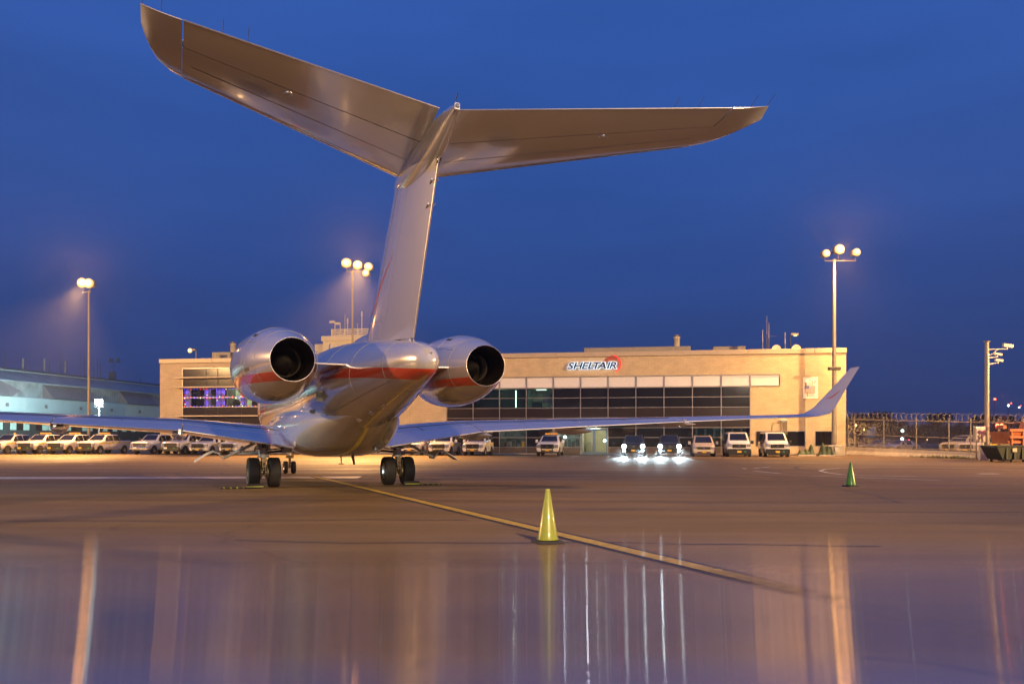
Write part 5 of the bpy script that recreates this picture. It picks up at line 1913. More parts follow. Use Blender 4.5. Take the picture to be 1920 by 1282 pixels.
KINDS = {
    'pickup': dict(secs=[(0.0, .86, .92, .86, .55, .85, 1.16), (0.10, .95, 1.0, .92, .50, .92, 1.24), (0.5, .97, 1.01, .93, .46, .98, 1.28), (1.62, .98, 1.01, .93, .44, 1.28, 1.37), (2.42, .98, 1.01, .76, .44, 1.30, 1.96), (3.2, .98, 1.01, .78, .44, 1.30, 1.99), (4.25, .98, 1.01, .78, .44, 1.30, 1.96), (4.36, .98, 1.01, .95, .44, 1.25, 1.38), (6.1, .98, 1.01, .95, .46, 1.25, 1.38), (6.2, .95, .99, .93, .52, 1.2, 1.36)],
                   ws=(3, 4), side=[(4, 5), (5, 6)], rear=(6, 7), wheels=(0.98, 5.0), wr=0.41, axle=0.86),
    'van': dict(secs=[(0.0, .84, .90, .80, .34, .80, 1.12), (0.12, .93, .97, .86, .30, .88, 1.20), (0.66, .97, 1.0, .90, .28, 1.06, 1.36), (1.52, .98, 1.02, .80, .28, 1.22, 2.00), (2.2, .98, 1.03, .83, .28, 1.22, 2.10), (5.35, .98, 1.03, .83, .28, 1.22, 2.10), (5.5, .95, 1.0, .80, .34, 1.2, 2.04)],
                ws=(2, 3), side=[(3, 4), (4, 5)], rear=None, wheels=(0.85, 4.3), wr=0.35, axle=0.86),
    'suv': dict(secs=[(0.0, .86, .92, .84, .42, .78, 1.05), (0.12, .95, .99, .90, .38, .88, 1.14), (0.5, .97, 1.01, .92, .34, .95, 1.20), (1.45, .98, 1.01, .92, .32, 1.15, 1.27), (2.25, .98, 1.01, .76, .32, 1.18, 1.82), (3.2, .98, 1.01, .78, .32, 1.18, 1.88), (4.7, .97, 1.0, .78, .32, 1.18, 1.84), (5.1, .94, .97, .88, .40, 1.1, 1.25)],
                ws=(3, 4), side=[(4, 5), (5, 6)], rear=(6, 7), wheels=(0.95, 3.95), wr=0.39, axle=0.86),
    'minivan': dict(secs=[(0.0, .80, .86, .78, .30, .66, .88), (0.14, .91, .96, .86, .26, .74, .98), (0.5, .95, .98, .88, .24, .85, 1.06), (1.0, .96, .99, .90, .24, 1.0, 1.16), (1.95, .96, .99, .76, .24, 1.05, 1.74), (3.0, .96, .99, .78, .24, 1.05, 1.82), (4.7, .95, .98, .76, .24, 1.05, 1.76), (5.05, .92, .95, .85, .30, 1.0, 1.2)],
                    ws=(3, 4), side=[(4, 5), (5, 6)], rear=(6, 7), wheels=(0.9, 3.95), wr=0.34, axle=0.84),
    'car': dict(secs=[(0.0, .78, .84, .76, .30, .55, .72), (0.15, .86, .90, .82, .26, .62, .80), (1.3, .89, .92, .84, .22, .85, .96), (2.1, .89, .92, .62, .22, .88, 1.40), (3.3, .89, .92, .64, .22, .88, 1.43), (4.1, .88, .91, .80, .24, .9, 1.02), (4.7, .84, .88, .78, .30, .8, .95)],
                ws=(2, 3), side=[(3, 4)], rear=(4, 5), wheels=(0.85, 3.6), wr=0.32, axle=0.80),
}
GRILLE = {'pickup': (0.70, 0.66, 1.12), 'van': (0.56, 0.76, 1.07), 'suv': (0.60, 0.68, 1.02), 'minivan': (0.55, 0.62, 0.84), 'car': (0.5, 0.5, 0.66)}


def vehicle(kind, x, y, rz, label, cat_, paint, group=None, stripe=False, lightbar=None, grille='black', bull=False, lights_on=False, lower=None, plate='plate', tow=False, detail=True, name=None):
    K = KINDS[kind]
    S = K['secs']
    rings = [sec_ring(*s) for s in S]
    o = empty(name or {'pickup': 'pickup_truck', 'van': 'passenger_van', 'suv': 'sport_utility', 'minivan': 'minivan', 'car': 'parked_car'}[kind], (x, y, 0), rz, label, cat_, group)
    body = MB().loft(rings).build('body', paint, o, sharp=32)
    bv = body.modifiers.new('edge_round', 'BEVEL')
    bv.width, bv.segments, bv.limit_method, bv.angle_limit = 0.05, 2, 'ANGLE', math.radians(22)
    L = S[-1][0]
    # glass
    def pane(nm, pts, m=M['darkglass'], par=o):
        c = sum(pts, Vector()) / len(pts)
        q = [c + (p - c) * 0.90 for p in pts]
        n = (q[1] - q[0]).cross(q[-1] - q[0])
        ctr = Vector((0, L / 2, 1.2))
        if n.dot(c - ctr) < 0:
            q = q[::-1]
        return MB().slab(q, 0.03, 0.012).build(nm, m, par)
    i, j = K['ws']
    pane('windscreen', [rings[i][5], rings[j][5], rings[j][6], rings[i][6]])
    for a, b in K['side']:
        pane('side_window', [rings[a][3], rings[b][3], rings[b][4], rings[a][4]])
        pane('side_window', [rings[a][8], rings[b][8], rings[b][7], rings[a][7]])
    # front quarter glass
    pane('quarter_window', [rings[i][3].lerp(rings[j][3], .25), rings[j][3], rings[j][4], rings[i][4].lerp(rings[j][4], .35)])
    pane('quarter_window', [rings[i][8].lerp(rings[j][8], .25), rings[j][8], rings[j][7], rings[i][7].lerp(rings[j][7], .35)])
    if K['rear']:
        a, b = K['rear']
        pane('rear_window', [rings[a][5], rings[b][5], rings[b][6], rings[a][6]])
    wr = K['wr']
    for wy in K['wheels']:
        for sd in (-1, 1):
            xx = sd * K['axle']
            arch = [(wy + math.cos(t) * wr * 1.22, wr + math.sin(t) * wr * 1.22) for t in [PI * k / 12 for k in range(13)]]
            MB().prism([(p[0], max(p[1], 0.3)) for p in arch], 'X', sd * 0.7, sd * (S[2][2] + 0.012)).build('wheel_arch', M['black'], o)
            t = MB().lathe([(wr * .6, -.12), (wr * .93, -.13), (wr, -.09), (wr, .09), (wr * .93, .13), (wr * .6, .12)], (xx + sd * 0.045, wy, wr), axis='X', n=20).build('tyre', M['tyre'], o)
            mb = MB().lathe([(wr * .61, sd * .11), (wr * .55, sd * .10), (wr * .50, sd * .05), (0, sd * .06)], (xx + sd * 0.045, wy, wr), axis='X', n=16)
            for k in range(5):
                a = 2 * PI * k / 5
                c_ = Vector((xx + sd * .135, wy, wr))
                d = Vector((0, math.cos(a), math.sin(a)))
                e = Vector((0, -math.sin(a), math.cos(a))) * wr * .09
                mb.slab([c_ + d * wr * .1 - e, c_ + d * wr * .1 + e, c_ + d * wr * .56 + e, c_ + d * wr * .56 - e], 0.03, 0.0)
            mb.build('rim', M['rim'], t)
    if not detail:
        return o
    gw, g0, g1 = GRILLE[kind]
    gm_ = M['black'] if grille != 'chrome' else M['chrome']
    yf = -0.035
    MB().cbox(-gw, yf, g0, gw, 0.05, g1, 0.03).build('grille', M['black'], o)
    n = 4 if kind in ('pickup', 'suv') else 3
    for k in range(n):
        z = g0 + (g1 - g0) * (k + 0.7) / (n + 0.4)
        MB().box(-gw * .95, yf - 0.02, z - 0.018, gw * .95, yf - 0.003, z + 0.018).build('grille_bar', gm_ if grille == 'chrome' else M['rubber'], o)
    if grille == 'chrome' or kind != 'pickup':
        MB().lathe([(0, -.02), (.06, -.015), (.07, 0), (0, 0)], (0, yf - 0.022, (g0 + g1) / 2), axis='Y', n=12).build('badge', M['chrome'], o)
    for sd in (-1, 1):
        hx0, hx1 = gw + 0.02, S[1][2] - 0.02
        if kind == 'van':
            hx0 = gw + 0.04
        zc = (g0 + g1) / 2 + (0.02 if kind != 'van' else 0.06)
        hh = (g1 - g0) * 0.42
        xs = sorted((sd * hx0, sd * hx1))
        MB().cbox(xs[0], -0.03, zc - hh, xs[1], 0.16, zc + hh, 0.04).build('headlight', M['lens'], o)
        if lights_on:
            cx_ = sd * (hx0 + hx1) / 2
            MB().lathe([(0, -.06), (.14, -.05), (.19, 0), (.0, 0)], (cx_, -0.03, zc), axis='Y', n=16).build('lit_headlight', M['headlight_on'], o)
            MB().lathe([(0, -.04), (.09, -.03), (.12, 0), (.0, 0)], (cx_ * 0.99, -0.10, zc - 0.36), axis='Y', n=14).build('lit_fog_lamp', M['headlight_on'], o)
            l = lamp('headlight_beam', 'SPOT', (cx_, -0.16, zc), 8500, (0.66, 0.91, 1.0), 0.09, None, 12, 1.0, o)
            l.rotation_euler = Vector((0, -1, -0.115)).to_track_quat('-Z', 'Y').to_euler()
            l = lamp('fog_beam', 'SPOT', (cx_, -0.22, zc - 0.36), 700, (0.72, 0.93, 1.0), 0.07, None, 50, 1.0, o)
            l.rotation_euler = Vector((0, -1, -0.50)).to_track_quat('-Z', 'Y').to_euler()
        # mirrors
        mz = rings[i][3].z + 0.16
        my = S[i][0] + 0.45
        xm = sorted((sd * (S[i][2] + 0.06), sd * (S[i][2] + 0.30)))
        MB().cbox(xm[0], my, mz - 0.13, xm[1], my + 0.12, mz + 0.15, 0.04).box(min(sd * (S[i][2] - 0.1), sd * (S[i][2] + 0.08)), my + 0.03, mz - 0.10, max(sd * (S[i][2] - 0.1), sd * (S[i][2] + 0.08)), my + 0.08, mz - 0.04).build('wing_mirror', (M['black'] if kind in ('pickup', 'van') else paint), o)
        # door seams and handles
        mb = MB()
        for a, b in K['side']:
            yy = S[a][0]
            mb.box(sd * (S[4][2]) - 0.006, yy - 0.008, S[4][4] + 0.18, sd * (S[4][2]) + 0.006, yy + 0.008, S[4][5])
        mb.build('door_seam', M['black'], o)
        mb = MB()
        for a, b in K['side'][:2]:
            yy = S[b][0] - 0.32
            mb.box(sd * S[4][2] - 0.02, yy, S[4][5] - 0.12, sd * S[4][2] + 0.022, yy + 0.2, S[4][5] - 0.07)
        mb.build('door_handle', M['black'] if kind == 'pickup' else paint, o)
        if stripe:
            ya, yb = S[2][0] + 0.25, L - 0.25
            zst = S[4][5] - 0.10
            MB().add([(sd * (S[4][2] + 0.005), ya, zst - 0.20), (sd * (S[4][2] + 0.005), yb, zst - 0.02), (sd * (S[4][2] + 0.005), yb, zst + 0.10), (sd * (S[4][2] + 0.005), ya, zst - 0.08)], [(0, 1, 2, 3)]).build('side_stripe', M['yellowtape'], o)
    # bumper and valance
    bm_ = {'pickup': M['black'], 'van': M['black'], 'suv': paint, 'minivan': paint, 'car': paint}[kind]
    if grille == 'chrome':
        bm_ = M['chrome']
    zb = S[1][4]
    if lower:
        bm_ = lower
    if kind in ('minivan', 'car', 'suv') and grille != 'chrome':
        MB().cbox(-.55, -0.05, zb + 0.06, .55, 0.05, zb + 0.16, 0.02).build('air_intake', M['black'], o)
    else:
        MB().cbox(-S[1][2] - 0.01, -0.13, zb - 0.02, S[1][2] + 0.01, 0.12, zb + (0.38 if kind == 'van' else 0.24), 0.06).build('bumper', bm_, o)
        MB().box(-S[1][2] * 0.8, -0.06, zb - 0.14, S[1][2] * 0.8, 0.10, zb - 0.025).build('valance', M['black'], o)
    px_ = {'pickup': -0.42, 'van': 0.0, 'suv': 0.0, 'minivan': 0.0, 'car': 0.0}[kind]
    MB().box(px_ - 0.17, -0.155, zb + 0.06, px_ + 0.17, -0.138, zb + 0.22).build('number_plate', M[plate], o)
    if kind in ('pickup', 'van'):
        MB().box(0.40, -0.15, zb + 0.10, 0.56, -0.136, zb + 0.18).build('reflective_tag', M['green_tag'], o)
    if kind == 'van':
        for sd in (-1, 1):
            MB().box(sd * 0.85 - 0.02, 1.55, 0.5, sd * 0.85 + 0.02, 1.6, 0.52).build('step', M['black'], o)
    MB().tube((-0.5, S[i][0] + 0.12, S[i][6] + 0.05), (0.1, S[i][0] + 0.30, S[i][6] + 0.20), 0.012, n=5).tube((0.1, S[i][0] + 0.10, S[i][6] + 0.05), (0.62, S[i][0] + 0.28, S[i][6] + 0.18), 0.012, n=5).build('wiper', M['black'], o)
    rtz = S[j + 1][6]
    ry = S[j + 1][0]
    if kind in ('suv', 'minivan') and not lightbar:
        mb = MB()
        for sd in (-1, 1):
            mb.tube((sd * 0.62, ry - 0.3, rtz + 0.04), (sd * 0.62, ry + 1.4, rtz + 0.04), 0.022, n=6)
        mb.build('roof_rail', M['black'] if kind == 'suv' else paint, o)
    if lightbar == 'amber':
        MB().cbox(-0.60, ry - 0.22, rtz + 0.005, 0.60, ry + 0.10, rtz + 0.06, 0.02).build('light_bar', M['black'], o)
        for k in range(5):
            xx = -0.48 + 0.24 * k
            MB().cbox(xx - 0.10, ry - 0.20, rtz + 0.062, xx + 0.10, ry + 0.08, rtz + 0.17, 0.03).build('beacon', M['amber'], o)
    elif lightbar == 'beacon':
        MB().lathe([(.14, 0), (.13, .10), (.08, .17), (0, .19)], (0, ry, rtz + 0.005), n=12).build('beacon', M['amber'], o)
    if bull:
        mb = MB()
        for sd in (-1, 1):
            mb.tube((sd * 0.48, -0.24, zb), (sd * 0.48, -0.24, 1.05), 0.035, n=8)
        for z in (0.68, 0.88, 1.04):
            mb.tube((-0.62, -0.24, z), (0.62, -0.24, z), 0.028, n=7)
        mb.build('push_bar', M['black'], o)
    return o


HEAD = WANG
GRP_T = 'white service pickups parked left of the terminal'
def park(px, Y, **kw):
    p = at(px, 0, Y)
    return dict(x=p.x, y=Y, **kw)


def put(kind, px, Y, label, cat_, paint, turn=0.0, **kw):
    p = at(px, 0, Y)
    return vehicle(kind, p.x, Y, HEAD + turn, label, cat_, paint, **kw)


W = M['white']
put('pickup', -16, 86.5, 'white crew cab pickup cut off by the left photo edge, yellow side stripe', 'pickup truck', W, stripe=True, lightbar='beacon', group=GRP_T)
put('pickup', 45, 86.5, 'white pickup with black grille and amber light bar, second truck from the left', 'pickup truck', W, stripe=True, lightbar='amber', group=GRP_T)
put('pickup', 101, 86.5, 'white pickup half hidden by the wing fairing, low plate centred, third truck from the left', 'pickup truck', W, lightbar='amber', group=GRP_T)
put('pickup', 159, 86.5, 'white long bed crew cab pickup with full yellow stripe, standing clear of its neighbours', 'pickup truck', W, stripe=True, group=GRP_T, lightbar='amber')
put('pickup', 261, 86.0, 'white pickup with chrome grille and chrome bumper, no stripe', 'pickup truck', W, grille='chrome', plate='mural', group=GRP_T)
put('pickup', 319, 85.0, 'white pickup with dark grille and pale number plate, under the port flap fairing', 'pickup truck', W, stripe=True, plate='mural', group=GRP_T)
put('suv', 371, 84.5, 'white sport utility with push bar, just left of the open gear door', 'sport utility', W, stripe=True, bull=True, lightbar='amber')
put('suv', 427, 84.0, 'white vehicle mostly hidden behind the left gear door', 'sport utility', W, bull=True)
put('suv', 768, 81.5, 'white vehicle mostly hidden behind the right main gear', 'sport utility', W, lightbar=None)
put('suv', 822, 80.5, 'white sport utility with yellow stripe and push bar, partly under the starboard wing', 'sport utility', W, stripe=True, bull=True)
put('suv', 886, 79.5, 'white sport utility with push bar and orange plate, beside the glass corner door', 'sport utility', W, stripe=True, bull=True)
put('suv', 1026, 77.5, 'white patrol sport utility with amber light bar parked alone by the entrance', 'sport utility', W, bull=True, lightbar='amber')
put('suv', 1187.5, 76.0, 'black sport utility with headlights on, nearer the entrance doors', 'sport utility', M['vblack'], lights_on=True, group='black vehicles with headlights on')
put('suv', 1255.5, 75.6, 'black sport utility with headlights on, next to the champagne minivan', 'sport utility', M['vblack'], lights_on=True, group='black vehicles with headlights on')
put('minivan', 1320, 75.2, 'champagne minivan with lights off between the black vehicle and the vans', 'minivan', M['cream'])
put('van', 1386, 74.0, 'white passenger van with dark bumper next to the minivan', 'van', W, lower=M['black'], group='white passenger vans', grille='van')
put('van', 1458, 73.4, 'white passenger van with dark bumper, rightmost vehicle before the tarps', 'van', W, lower=M['black'], group='white passenger vans', grille='van')

# parking stall lines and low kerb
mb = MB()
for px in (985, 1075, 1140, 1210, 1285, 1350, 1425, 1500, 1570):
    Yk = 76.0 - (px - 1000) * 0.0055
    a = at(px, 0, Yk)
    n = Vector((WD.y, -WD.x))
    ribbon(mb, [(a.x - n.x * 5, a.y - n.y * 5), (a.x + n.x * 1.4, a.y + n.y * 1.4)], 0.14, 0.006)
tag(mb.build('stall_line', M['wline']), kind='structure')
mb = MB()
for a, b in ((wall(600), bay(4) + 0.5), (bay(6), WLEN)):
    A, B = on_wall(a, 1.6), on_wall(b, 1.6)
    A2, B2 = on_wall(a, 0.02), on_wall(b, 0.02)
    mb.add([(A.x, A.y, 0), (B.x, B.y, 0), (B2.x, B2.y, 0), (A2.x, A2.y, 0), (A.x, A.y, .12), (B.x, B.y, .12), (B2.x, B2.y, .12), (A2.x, A2.y, .12)], [(0, 1, 5, 4), (4, 5, 6, 7), (1, 2, 6, 5), (0, 4, 7, 3)])
tag(mb.build('pavement', M['kerb']), kind='structure')

# ================================================================== traffic cones
def cone(px, py, h, r, m, label):
    g = gp(px, py)
    o = empty('traffic_cone', (g.x, g.y, 0), 0.3, label, 'traffic cone', 'traffic cones on the apron')
    MB().cbox(-r * 1.35, -r * 1.35, 0.004, r * 1.35, r * 1.35, 0.035, 0.03).build('base', M['rubber'], o)
    MB().lathe([(r * 1.06, 0.046), (r * 1.06, 0.06), (r * 1.0, 0.065), (r * 0.24, h * 0.955), (r * 0.21, h * 0.96), (r * 0.21, h), (r * 0.14, h), (r * 0.14, h - 0.05)], n=36).build('cone_body', m, o, sharp=50)
    MB().lathe([(r * 0.232, h * 0.962), (r * 0.232, h * 0.985), (r * 0.212, h * 0.987)], n=24).build('collar', m, o)
    return o


cone(1027, 1017, 0.76, 0.145, M['cone_y'], 'tall yellow green traffic cone beside the yellow line, nearest the camera')
cone(1595, 911.5, 0.74, 0.15, M['cone_g'], 'green traffic cone standing far right, below the winglet')

# ================================================================== right side: barrier, fence, mast, bins
FA, FB = Vector((31.5, 83.2)), Vector((34.9, 64.7))
FD = (FB - FA).normalized()
FN = Vector((FD.y, -FD.x))                     # points to the apron (left)
if FN.x > 0:
    FN = -FN
fl_len = (FB - FA).length
barr = empty('concrete_barrier', (FA.x, FA.y, 0), math.atan2(FD.y, FD.x), 'low pale concrete barrier under the chain link fence', 'barrier')
def bar_h(t):
    return 0.80 - 0.33 * min(1, t / fl_len)
cuts = [0, 3.2, 6.4, 9.6, 12.8, 16.0, fl_len]
for a, b in zip(cuts[:-1], cuts[1:]):
    rg = []
    for t in (a + 0.01, b - 0.01):
        h = bar_h(t)
        rg.append([(t, -0.32, 0), (t, -0.30, 0.10), (t, -0.14, h * 0.55), (t, -0.10, h), (t, 0.10, h), (t, 0.30, 0.0)])
    MB().loft(rg, smooth=False).build('barrier_block', M['conc'], barr)
fen = empty('chain_link_fence', (FA.x, FA.y, 0), math.atan2(FD.y, FD.x), 'chain link fence with razor wire along the top, right of the terminal', 'fence')
EXT = fl_len + 9
def top_h(t):
    return 3.35 - 0.66 * min(1.15, t / fl_len)
posts = []
for px in (1590, 1602, 1657, 1718, 1779, 1820, 1872, 1918, 1975):
    a_ = (px - 960) / F
    t = (a_ * FA.y - FA.x) / (FD.x - a_ * FD.y)
    posts.append(t)
    MB().tube((t, 0, bar_h(t) if t < fl_len else 0), (t, 0, top_h(t) + 0.25), 0.055, 0.05, n=9).lathe([(0.07, 0), (0.06, 0.05), (0, 0.07)], (t, 0, top_h(t) + 0.25), n=9).build('post', M['wire'], fen)
for (p, q) in zip(posts[:-1], posts[1:]):
    for fn in (lambda t: top_h(t), lambda t: bar_h(t) + (top_h(t) - bar_h(t)) * 0.45, lambda t: bar_h(t) + 0.10):
        MB().tube((p + 0.06, 0, fn(p)), (q - 0.06, 0, fn(q)), 0.032, n=7).build('rail', M['wire'], fen)
mb = MB()
t = posts[0]
tend = posts[-1]
st = 0.13
k = posts[0] - 2.4
while k < tend:
    for sg in (1, -1):
        a = k if sg > 0 else k + 2.6
        b = a + sg * 2.6
        za, zb_ = 0.0, 1.0
        # clip to the span
        def pt(q):
            tt = a + (b - a) * q
            return tt, bar_h(tt) + (top_h(tt) - bar_h(tt)) * q
        q0, q1 = 0.0, 1.0
        if min(a, b) < t or max(a, b) > tend:
            lo = max(min(a, b), t)
            hi = min(max(a, b), tend)
            if hi - lo < 0.05:
                continue
            qa, qb = (lo - a) / (b - a), (hi - a) / (b - a)
            q0, q1 = min(qa, qb), max(qa, qb)
        t0_, z0_ = pt(q0)
        t1_, z1_ = pt(q1)
        w = 0.003
        mb.add([(t0_ - w, 0, z0_), (t0_ + w, 0.002, z0_), (t0_, -0.004, z0_), (t1_ - w, 0, z1_), (t1_ + w, 0.002, z1_), (t1_, -0.004, z1_)], [(0, 1, 4, 3), (1, 2, 5, 4), (2, 0, 3, 5)])
    k += st
mb.build('wire_mesh', M['wire'], fen)['kind'] = 'stuff'
mb = MB()
pts = []
turns = int((tend - posts[0]) / 0.34)
rw_ = random.Random(5)
for k in range(turns * 12):
    a = 2 * PI * k / 12
    tt = posts[0] + (tend - posts[0]) * k / (turns * 12) + 0.13 * math.sin(a * 0.5 + 0.3)
    wob = 0.04 * math.sin(k * 0.11)
    pts.append((tt, 0.30 * math.cos(a), top_h(tt) + 0.34 + wob + 0.31 * math.sin(a)))
mb.path(pts, 0.008, 4)
mb.path([(p + (q - p) * k / 6, 0, top_h(p + (q - p) * k / 6) + 0.05 + 0.06 * (k % 2)) for p, q in zip(posts[:-1], posts[1:]) for k in range(6)], 0.008, 4)
rz_ = mb.build('razor_wire', M['wire'], fen)

# camera mast with cabinet
Ym_ = 64.0
mp = at(1850.5, 0, Ym_)
mast = empty('camera_mast', (mp.x, mp.y, 0), 0, 'thick pale mast carrying security cameras beside a steel cabinet', 'mast')
zt = HC + (HOR - 641) / F * Ym_
MB().tube((0, 0, 0), (0, 0, zt), 0.19, 0.14, n=18).lathe([(0.24, zt), (0.24, zt + 0.05), (0, zt + 0.07)], n=14).build('pole', M['pole'], mast)
mb = MB()
for k in range(16):
    mb.box(-0.02, -0.20, zt - 1.0 - 0.22 * k, 0.06, -0.15, zt - 0.92 - 0.22 * k)
mb.build('band_clip', M['steel'], mast)
for (py, reach, big) in ((655, 1.45, 1), (670, 0.72, 0), (681.5, 0.80, 0)):
    z = HC + (HOR - py) / F * Ym_
    arm = MB().tube((0.1, -0.05, z), (reach, -0.05, z + 0.03), 0.035, n=7).tube((0.15, -0.05, z - 0.35 * big - 0.1), (reach * 0.55, -0.05, z), 0.025, n=6).build('camera_arm', M['dish'], mast)
    s_ = 1.0 if big else 0.8
    mb = MB().cbox(reach - 0.30 * s_, -0.16, z + 0.16, reach + 0.42 * s_, 0.08, z + 0.36 * s_ + 0.04, 0.03)
    mb.xform(Matrix.Translation((reach, 0, z + 0.25)) @ Matrix.Rotation(0.14, 4, 'Y') @ Matrix.Translation((-reach, 0, -z - 0.25)))
    cmr = mb.build('camera', M['dish'], arm)
    MB().tube((reach, -0.04, z), (reach, -0.04, z + 0.2), 0.05, n=8).build('camera_foot', M['dish'], arm)
cb0, cb1 = at(1829, 828.5, Ym_ - 0.6), at(1848.5, 799, Ym_ - 0.6)
cab = empty('electric_cabinet', (cb0.x, cb0.y, 0), 0, 'stainless steel cabinet hung at the foot of the camera mast', 'cabinet')
MB().cbox(0, 0, cb0.z, cb1.x - cb0.x, 0.35, cb1.z, 0.03).build('casing', M['cabinet'], cab)
MB().cbox(0.04, -0.03, cb0.z + 0.05, cb1.x - cb0.x - 0.04, -0.004, cb1.z - 0.06, 0.02).build('door', M['cabinet'], cab)
MB().box(0.1, 0.1, 0, 0.18, 0.2, cb0.z - 0.003).box(0.55, 0.1, 0, 0.63, 0.2, cb0.z - 0.003).build('leg', M['steel'], cab)
o = empty('utility_box', (cb0.x + 0.15, cb0.y - 0.35, 0), 0, 'small pale utility box on the ground below the steel cabinet', 'utility box')
MB().cbox(0, 0, 0.0, 0.55, 0.28, 0.95, 0.03).build('casing', M['dish'], o)
MB().box(0.05, -0.015, 0.1, 0.5, -0.002, 0.85).build('lid', M['dish'], o)
# twin red signal lamp
rp = at(1874, 799, 62.5)
sig = empty('red_signal', (rp.x, rp.y, 0), 0, 'twin lit red lamps on a thin post beside the mast', 'signal light')
MB().tube((0, 0, 0), (0, 0, rp.z - 0.1), 0.05, n=8).build('post', M['pole'], sig)
MB().box(-0.22, 0.0, rp.z - 0.12, 0.22, 0.08, rp.z - 0.05).build('bracket', M['black'], sig)
for sd in (-1, 1):
    MB().lathe([(0, -0.12), (0.10, -0.09), (0.13, 0.0), (0.1, 0.05), (0, 0.06)], (sd * 0.15, 0, rp.z + 0.06), axis='Y', n=14).build('lens', M['red_lamp'], sig)
lamp('red_light', 'POINT', (rp.x, rp.y - 0.4, rp.z), 1.5, (1, 0.08, 0.04), 0.15)
# dumpster
dp = at(1886, 0, 57.6)
dmp = empty('dumpster', (dp.x, dp.y, 0), 0.12, 'dark green dumpster on casters below the orange machine', 'dumpster')
rg = []
for x, zb_ in ((-1.25, 0.95), (-0.75, 0.16), (0.95, 0.16), (1.25, 0.80)):
    rg.append([(x, -0.75, zb_), (x, 0.75, zb_), (x, 0.85, 1.02), (x, -0.85, 1.02)])
MB().loft(rg, smooth=False).build('bin_body', M['dumpster'], dmp)
MB().cbox(-1.35, -0.92, 1.023, 1.35, 0.92, 1.09, 0.02).build('lid', M['dumpster'], dmp)
mb = MB()
for x in (-0.55, 0.0, 0.55):
    mb.box(x - 0.05, -0.88, 0.2, x + 0.05, -0.76, 0.95)
mb.build('rib', M['dumpster'], dmp)
MB().box(-0.18, -0.90, 0.66, 0.12, -0.885, 0.90).build('label_plate', M['hvac'], dmp)
for x, y in ((-0.6, -0.6), (0.8, -0.6), (-0.6, 0.6), (0.8, 0.6)):
    MB().lathe([(0, -.04), (.09, -.04), (.09, .04), (0, .04)], (x, y, 0.09), axis='X', n=12).build('caster', M['rubber'], dmp)
# orange spreader machine
op = at(1902, 0, 60.3)
orn = empty('salt_spreader', (op.x, op.y, 0), 0.08, 'orange steel spreader body behind the dumpster at the right photo edge', 'machine')
MB().loft([[(x, -0.9, 1.15), (x, 0.9, 1.15), (x, 1.1, 2.0), (x, -1.1, 2.0)] for x in (-1.05, 2.2)], smooth=False).build('hopper', M['orange'], orn)
MB().cbox(-1.15, -1.2, 2.003, 2.3, -1.02, 2.18, 0.02).build('rim_beam', M['orange'], orn)
MB().cbox(-1.15, -1.22, 1.55, 2.3, -1.06, 1.70, 0.02).build('side_beam', M['orange'], orn)
MB().cbox(-1.15, -1.05, 1.20, 2.3, -0.93, 1.36, 0.02).build('sill_beam', M['orange'], orn)
for x in (-1.0, -0.2, 0.6, 1.4):
    MB().cbox(x, -1.15, 0.2, x + 0.14, -0.99, 2.0, 0.02).build('stanchion', M['orange'], orn)
MB().prism([(0.55, 2.19), (0.95, 2.19), (0.85, 2.55), (0.72, 2.62)], 'Y', -0.4, 0.4).prism([(-1.1, 2.19), (-0.8, 2.19), (-0.85, 2.42), (-1.02, 2.45)], 'Y', -0.4, 0.4).build('end_plate', M['orange'], orn)
for x in (-0.8, 1.6):
    MB().box(x, -0.6, 0, x + 0.2, 0.6, 0.18).build('skid', M['black'], orn)

# tarped heaps by the right windows
def tarp(px0, px1, py_top, Y, label, seed):
    a, b = at(px0, 0, Y), at(px1, 0, Y)
    w_ = b.x - a.x
    h_ = HC + (HOR - py_top) / F * Y
    rr = random.Random(seed)
    o = empty('covered_equipment', ((a.x + b.x) / 2, Y, 0), WANG, label, 'tarp')
    n, m = 34, 18
    vs, fs = [], []
    bumps = [(-.30, rr.uniform(.5, .7)), (rr.uniform(-.05, .1), rr.uniform(.55, .75)), (.30, 1.0)] if seed == 3 else [(-.2, 1.0), (.12, .92), (.36, .75)]
    fold = [(rr.uniform(8, 22), rr.uniform(-14, 14), rr.uniform(0, 6)) for _ in range(5)]
    for j in range(m):
        for i in range(n):
            u, v = i / (n - 1), j / (m - 1)
            e = min(1.0, min(u, 1 - u) * 6, min(v, 1 - v) * 5)
            prof = max(am * math.exp(-((u - .5 - bx) / .16) ** 2) for bx, am in bumps)
            z = h_ * e ** 0.7 * max(0.42, prof)
            w2 = sum(math.sin(a * u + b * v + c) for a, b, c in fold) / 5
            z *= 1 + 0.16 * w2 * (0.3 + e)
            x = (u - .5) * w_ * (1 + 0.05 * w2)
            y = (v - .5) * 1.3 + 0.07 * w2
            vs.append((x, y, max(z, 0.0)))
    for j in range(m - 1):
        for i in range(n - 1):
            fs.append((j * n + i, j * n + i + 1, (j + 1) * n + i + 1, (j + 1) * n + i))
    mb = MB().add(vs, fs, True)
    mb.build('sheet', M['tarp'], o)
    mb = MB().box(-w_ * .48, -.8, 0.0, w_ * .48, -.64, 0.10)
    mb.build('pallet', M['dish'], o)
    return o


tarp(1494, 1527, 835, 79.6, 'low green tarp heap right of the rightmost van', 3)
tarp(1534, 1562, 832, 79.2, 'taller green tarp heap beside the right floodlight pole', 8)

